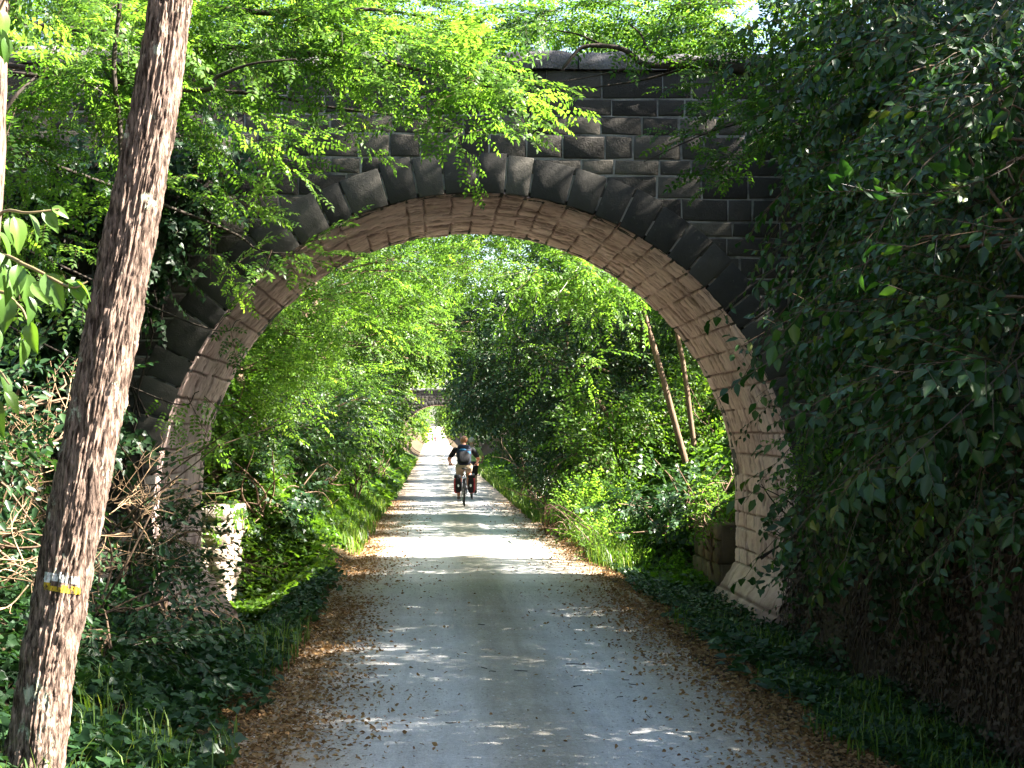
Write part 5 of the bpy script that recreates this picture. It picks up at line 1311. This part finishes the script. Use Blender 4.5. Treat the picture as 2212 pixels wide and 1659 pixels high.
def person(label, loc, shirt, legs, skin, sc, turn, hair=None, rotz_=0.0, pedal=1):
    root = empty('person', loc, label, 'person', 'people cycling along the path')
    root.scale = (sc, sc, sc); root.rotation_euler = (0, 0, rotz_)
    b = MB()
    el = lambda c, r: b.add(*ell(c, r))
    el((0, -.20, .99), (.165, .125, .12)); el((0, -.12, 1.12), (.145, .11, .15)); el((0, -.02, 1.27), (.165, .115, .16)); el((0, .05, 1.37), (.19, .10, .085))
    limb(b, [(0, .06, 1.40), (0, .13, 1.50), (0, .165, 1.555)], [.075, .055, .055])
    hc = np.array([0, .185, 1.615]); Rh = rotz(turn)
    def hp(p): return hc + Rh @ np.asarray(p)
    def head_el(c, r):
        v, q = ell((0, 0, 0), r, 16); b.add((v + c) @ Rh.T + hc, q)
    head_el(np.array([0, -.01, .02]), (.075, .096, .098)); head_el(np.array([0, .025, -.045]), (.058, .068, .07)); head_el(np.array([0, .055, -.085]), (.034, .03, .026))
    head_el(np.array([0, .100, -.012]), (.012, .02, .026)); head_el(np.array([.076, -.005, -.005]), (.010, .02, .032)); head_el(np.array([-.076, -.005, -.005]), (.010, .02, .032))
    head_el(np.array([0, .088, -.050]), (.024, .010, .006)); head_el(np.array([0, .088, -.061]), (.022, .010, .007))
    arms, thighs, feet = [], [], []
    for s in (-1, 1):
        A = [(s * .195, .06, 1.385), (s * .325, .17, 1.16), (s * .30, .40, 1.035)]
        arms.append(A); limb(b, A, [.052, .040, .027])
        el((s * .295, .445, 1.03), (.042, .045, .018))
        for k in range(4):                       # fingers closed round the grip
            x = s * (.262 + .022 * k); L = [.030, .034, .033, .026][k]
            limb(b, [(x, .475, 1.035), (x, .475 + L, 1.022), (x, .472 + L, .996), (x, .478, .988)], [.0095, .009, .0085, .008])
        limb(b, [(s * .262, .43, 1.022), (s * .243, .452, 1.002), (s * .246, .476, .990)], [.011, .0105, .009])
        up = (s == pedal)
        hip = (s * .09, -.17, .97); knee = (s * .115, .22, .83) if up else (s * .11, .15, .66)
        ank = (s * .115, .03, .46) if up else (s * .115, -.03, .235)
        thighs.append([hip, knee, ank]); limb(b, [hip, knee, ank], [.088, .056, .034])
        c = np.array(knee) * .55 + np.array(ank) * .45; el(c + [0, -.02, 0], (.046, .05, .085))
        toe = np.array(ank) + [0, .15, -.06]; feet.append((ank, toe)); limb(b, [np.array(ank) + [0, -.03, -.03], toe], [.036, .028])
    fuse('body', b, .0065, skin, root, 3)
    for s in (-1, 1):
        e = MB(); v, q = ell(hp((s * .030, .080, .010)), (.010, .008, .007), 8); e.add(v, q); put('eye', e, 'eye', root)
    t = MB()
    for c, r in (((0, -.18, 1.04), (.158, .125, .09)), ((0, -.12, 1.12), (.157, .122, .15)), ((0, -.02, 1.27), (.177, .127, .16)), ((0, .05, 1.375), (.200, .112, .09))): t.add(*ell(c, r))
    for A in arms:
        a0, a1 = np.array(A[0]), np.array(A[1]); limb(t, [a0, a0 * .35 + a1 * .65], [.064, .060])
    fuse('t_shirt', t, .008, shirt, root)
    t = MB(); t.add(*ell((0, -.20, .985), (.178, .138, .115)))
    for h_, k_, _ in thighs:
        h_, k_ = np.array(h_), np.array(k_); limb(t, [h_, h_ * .22 + k_ * .78], [.102, .075])
    fuse('shorts', t, .008, legs, root)
    for a_, toe in feet:
        t = MB(); limb(t, [np.array(a_) + [0, -.045, -.035], np.array(a_) * .4 + toe * .6, toe], [.043, .043, .035]); fuse('shoe', t, .008, 'shoe', root)
    if hair:
        t = MB(); v, q = ell((0, -.018, .034), (.083, .098, .098), 16)
        keep = q[(v[q].mean(1)[:, 2] > -.045 + .7 * np.clip(v[q].mean(1)[:, 1], -.03, 1))]
        v = v + .004 * (rng.random(v.shape) - .5)
        t.add(v @ Rh.T + hc, keep); put('hair', t, hair, root)
    return root

def ring(mb, c, R_, r, n=56, m=8):
    th = np.linspace(0, 2 * PI, n + 1)
    tube(mb, np.stack([0 * th + c[0], c[1] + R_ * np.cos(th), c[2] + R_ * np.sin(th)], -1), r, m, .5, 0, False)

def bicycle(label, loc, sc, rotz_=0.0, paint='bike_paint', pedal=1):
    root = empty('bicycle', loc, label, 'bicycle', 'bicycles on the path')
    root.scale = (sc, sc, sc); root.rotation_euler = (0, 0, rotz_)
    rh, fh, bb, st, hd = np.array([0, -.52, .34]), np.array([0, .58, .34]), np.array([0, -.06, .29]), np.array([0, -.22, .80]), np.array([0, .40, .88])
    for hub in (rh, fh):
        w_ = bpy.data.objects.new('wheel', None); COL.objects.link(w_); w_.parent = root
        m = MB(); ring(m, hub, .325, .018); put('tyre', m, 'rubber', w_)
        m = MB(); ring(m, hub, .303, .009); put('rim', m, 'alloy', w_)
        m = MB()
        tube(m, [hub + [-.05, 0, 0], hub + [.05, 0, 0]], .018, 8, .5)
        for k in range(28):
            a = 2 * PI * k / 28; sx = .03 * (1 if k % 2 else -1)
            tube(m, [hub + [sx, 0, 0], hub + [0, .30 * math.cos(a), .30 * math.sin(a)]], .0013, 4, .5, 0, False)
        put('spokes', m, 'alloy', w_)
    m = MB()
    for a, b_, r in ((bb, st, .017), (st + [0, .02, -.05], hd, .016), (bb, hd + [0, .02, -.08], .019), (hd + [0, .03, -.13], hd + [0, -.01, .04], .021)): tube(m, [a, b_], r, 10, .5)
    for s in (-1, 1):
        tube(m, [bb + [s * .03, 0, 0], rh + [s * .06, 0, 0]], .009, 8, .5); tube(m, [st + [s * .015, 0, -.04], rh + [s * .06, 0, 0]], .008, 8, .5)
        tube(m, curve([hd + [s * .02, .04, -.14], hd + [s * .055, .08, -.25], fh + [s * .055, 0, 0]], 8), .011, 8, .5)
    put('frame', m, paint, root)
    m = MB(); tube(m, [st, st + [0, -.03, .12]], .013, 8, .5); put('seat_post', m, 'alloy', root)
    m = MB(); v, q = ell((0, -.24, .925), (.085, .12, .035)); m.add(v, q); v, q = ell((0, -.10, .925), (.03, .11, .025)); m.add(v, q); fuse('saddle', m, .008, 'rubber', root)
    m = MB(); tube(m, [hd, hd + [0, .02, .08], hd + [0, .08, .10]], .014, 8, .5); tube(m, curve([(-.34, .45, 1.005), (-.2, .475, 1.008), (0, .48, .985), (.2, .475, 1.008), (.34, .45, 1.005)], 16), .0125, 8, .5); put('handlebar', m, 'alloy', root)
    for s in (-1, 1):
        m = MB(); tube(m, [(s * .23, .472, 1.006), (s * .345, .449, 1.005)], .016, 10, .5); put('grip', m, 'rubber', root)
        m = MB(); tube(m, curve([(s * .19, .50, 1.0), (s * .22, .55, .99), (s * .30, .55, .98)], 6), .006, 6, .5); put('brake_lever', m, 'alloy', root)
    m = MB()
    for s in (-1, 1):
        tube(m, [(s * .06, -.30, .72), (s * .06, -.80, .70)], .006, 6, .5); tube(m, [(s * .06, -.72, .70), (s * .065, -.53, .36)], .005, 6, .5); tube(m, [(s * .06, -.50, .71), (s * .065, -.52, .36)], .005, 6, .5)
    for y in (-.36, -.5, -.64, -.79): tube(m, [(-.06, y, .71), (.06, y, .71)], .005, 6, .5)
    put('rack', m, 'alloy', root)
    m = MB(); th = np.linspace(.35, 3.3, 26)
    p = np.stack([0 * th, rh[1] - .36 * np.cos(th), rh[2] + .36 * np.sin(th)], -1)
    v = np.stack([p + [-.026, 0, -.01], p + [0, 0, 0], p + [.026, 0, -.01]], 1).reshape(-1, 3); m.add(v, grid_quads(26, 3)); put('mudguard', m, 'rubber', root)
    m = MB(); tube(m, [bb + [.04, 0, 0], bb + [.055, 0, 0]], .085, 20, .5)
    for s in (-1, 1):
        dz = .17 if s == pedal else -.17
        e = bb + [s * .075, 0, dz]; tube(m, [bb + [s * .06, 0, 0], e], .011, 8, .5); tube(m, [e, e + [s * .09, 0, 0]], .018, 8, .5)
    tube(m, [bb + [-.06, 0, 0], bb + [.06, 0, 0]], .014, 8, .5)
    put('crank', m, 'alloy', root)
    m = MB(); v, q = ell((0, -.335, .80), (.022, .012, .026), 8); m.add(v, q); put('rear_light', m, 'reflector', root)
    return root

def pannier(label, loc, s, sc):
    root = empty('pannier', loc, label, 'pannier', 'panniers on the nearer bicycle')
    root.scale = (sc, sc, sc)
    m = MB(); v, q = ell((s * .175, -.60, .53), (.085, .15, .20), 18, .45); v[:, 0] += s * .03 * np.clip((.6 - v[:, 2]) * 1.6, -1, 1) * 0; m.add(v, q); put('bag', m, 'red_cloth', root)
    m = MB(); v, q = ell((s * .155, -.742, .53), (.072, .022, .185), 14, .5); m.add(v, q); put('back_panel', m, 'black_cloth', root)
    m = MB(); v, q = ell((s * .170, -.60, .735), (.088, .155, .05), 14, .6); m.add(v, q); put('flap', m, 'black_cloth', root)
    m = MB(); v, q = ell((s * .150, -.768, .52), (.024, .008, .036), 10); m.add(v, q); put('reflector', m, 'reflector', root)
    return root

def backpack(label, loc, sc):
    root = empty('backpack', loc, label, 'backpack'); root.scale = (sc, sc, sc)
    T = rotx(-.38)
    c0 = np.array([0, -.20, 1.24])
    def part(name, c, r, mat, pw=.6):
        m = MB(); v, q = ell((0, 0, 0), r, 18, pw); v = (v + np.asarray(c)) @ T.T + c0; m.add(v, q); return put(name, m, mat, root)
    part('bag', (0, 0, 0), (.175, .10, .27), 'navy_cloth', .62)
    part('front_pocket', (0, -.075, -.08), (.145, .055, .155), 'black_cloth', .6)
    part('top_flap', (0, -.02, .20), (.165, .10, .075), 'navy_cloth', .7)
    part('blue_panel', (-.03, -.088, .125), (.085, .024, .032), 'blue_cloth', .9)
    part('blue_panel', (.105, -.080, .045), (.055, .030, .040), 'blue_cloth', .9)
    for s in (-1, 1):
        m = MB(); pts = curve([np.array(p) for p in ((s * .10, -.10, 1.47), (s * .115, .05, 1.487), (s * .12, .165, 1.42), (s * .12, .11, 1.24), (s * .15, -.08, 1.10))], 20)
        tube(m, pts, .017, 8, .5); put('shoulder_strap', m, 'black_cloth', root)
    return root

ax, ay, asx = float(W(1003, 1098, 36.1)[0]), 36.6, .925
bx_, by_, bsx = float(W(1019, 1080, 40.4)[0]), 40.6, .90
la = (ax, ay, float(pathz(ax, ay))); lb = (bx_, by_, float(pathz(bx_, by_)))
pa = person('bareheaded cyclist in black t-shirt and beige shorts riding away with a backpack', la, 'black_cloth', 'beige_cloth', 'skin_red', asx, .45)
ba = bicycle('loaded touring bicycle with mudguard under the cyclist in black', la, asx)
pannier('left red and black pannier hung on the nearer bicycle', la, -1, asx); pannier('right red and black pannier hung on the nearer bicycle', la, 1, asx)
backpack('navy backpack with light blue panels on the nearer cyclist', la, asx)
pa.scale = (asx * 1.12, asx, asx)
pb = person('grey haired cyclist in pale green shirt half hidden ahead of the nearer one', lb, 'green_cloth', 'black_cloth', 'skin', bsx, -.1, 'hair_grey', pedal=-1)
bb_ = bicycle('bicycle of the cyclist in the pale green shirt, further ahead', lb, bsx, pedal=-1)
def clone(o, parent=None):
    c = o.copy(); COL.objects.link(c); c.parent = parent
    for ch in list(o.children): clone(ch, c)
    return c
pf = clone(pb); bf = clone(bb_)
fy = 178.0; fx = float(W(941, 940, fy)[0])
for o in (pf, bf):
    o.location = (fx, fy, float(profile(fy)) + .04); o.rotation_euler = (0, 0, PI)
pf['label'] = 'tiny distant cyclist in red shorts and white top at the sunny far end'; bf['label'] = 'bicycle of the tiny distant cyclist at the far end of the path'
for ch in pf.children:
    nm = {'t_shirt': 'white_cloth', 'shorts': 'red_cloth'}.get(ch.name.split('.')[0])
    if nm: ch.material_slots[0].link = 'OBJECT'; ch.material_slots[0].material = M[nm]
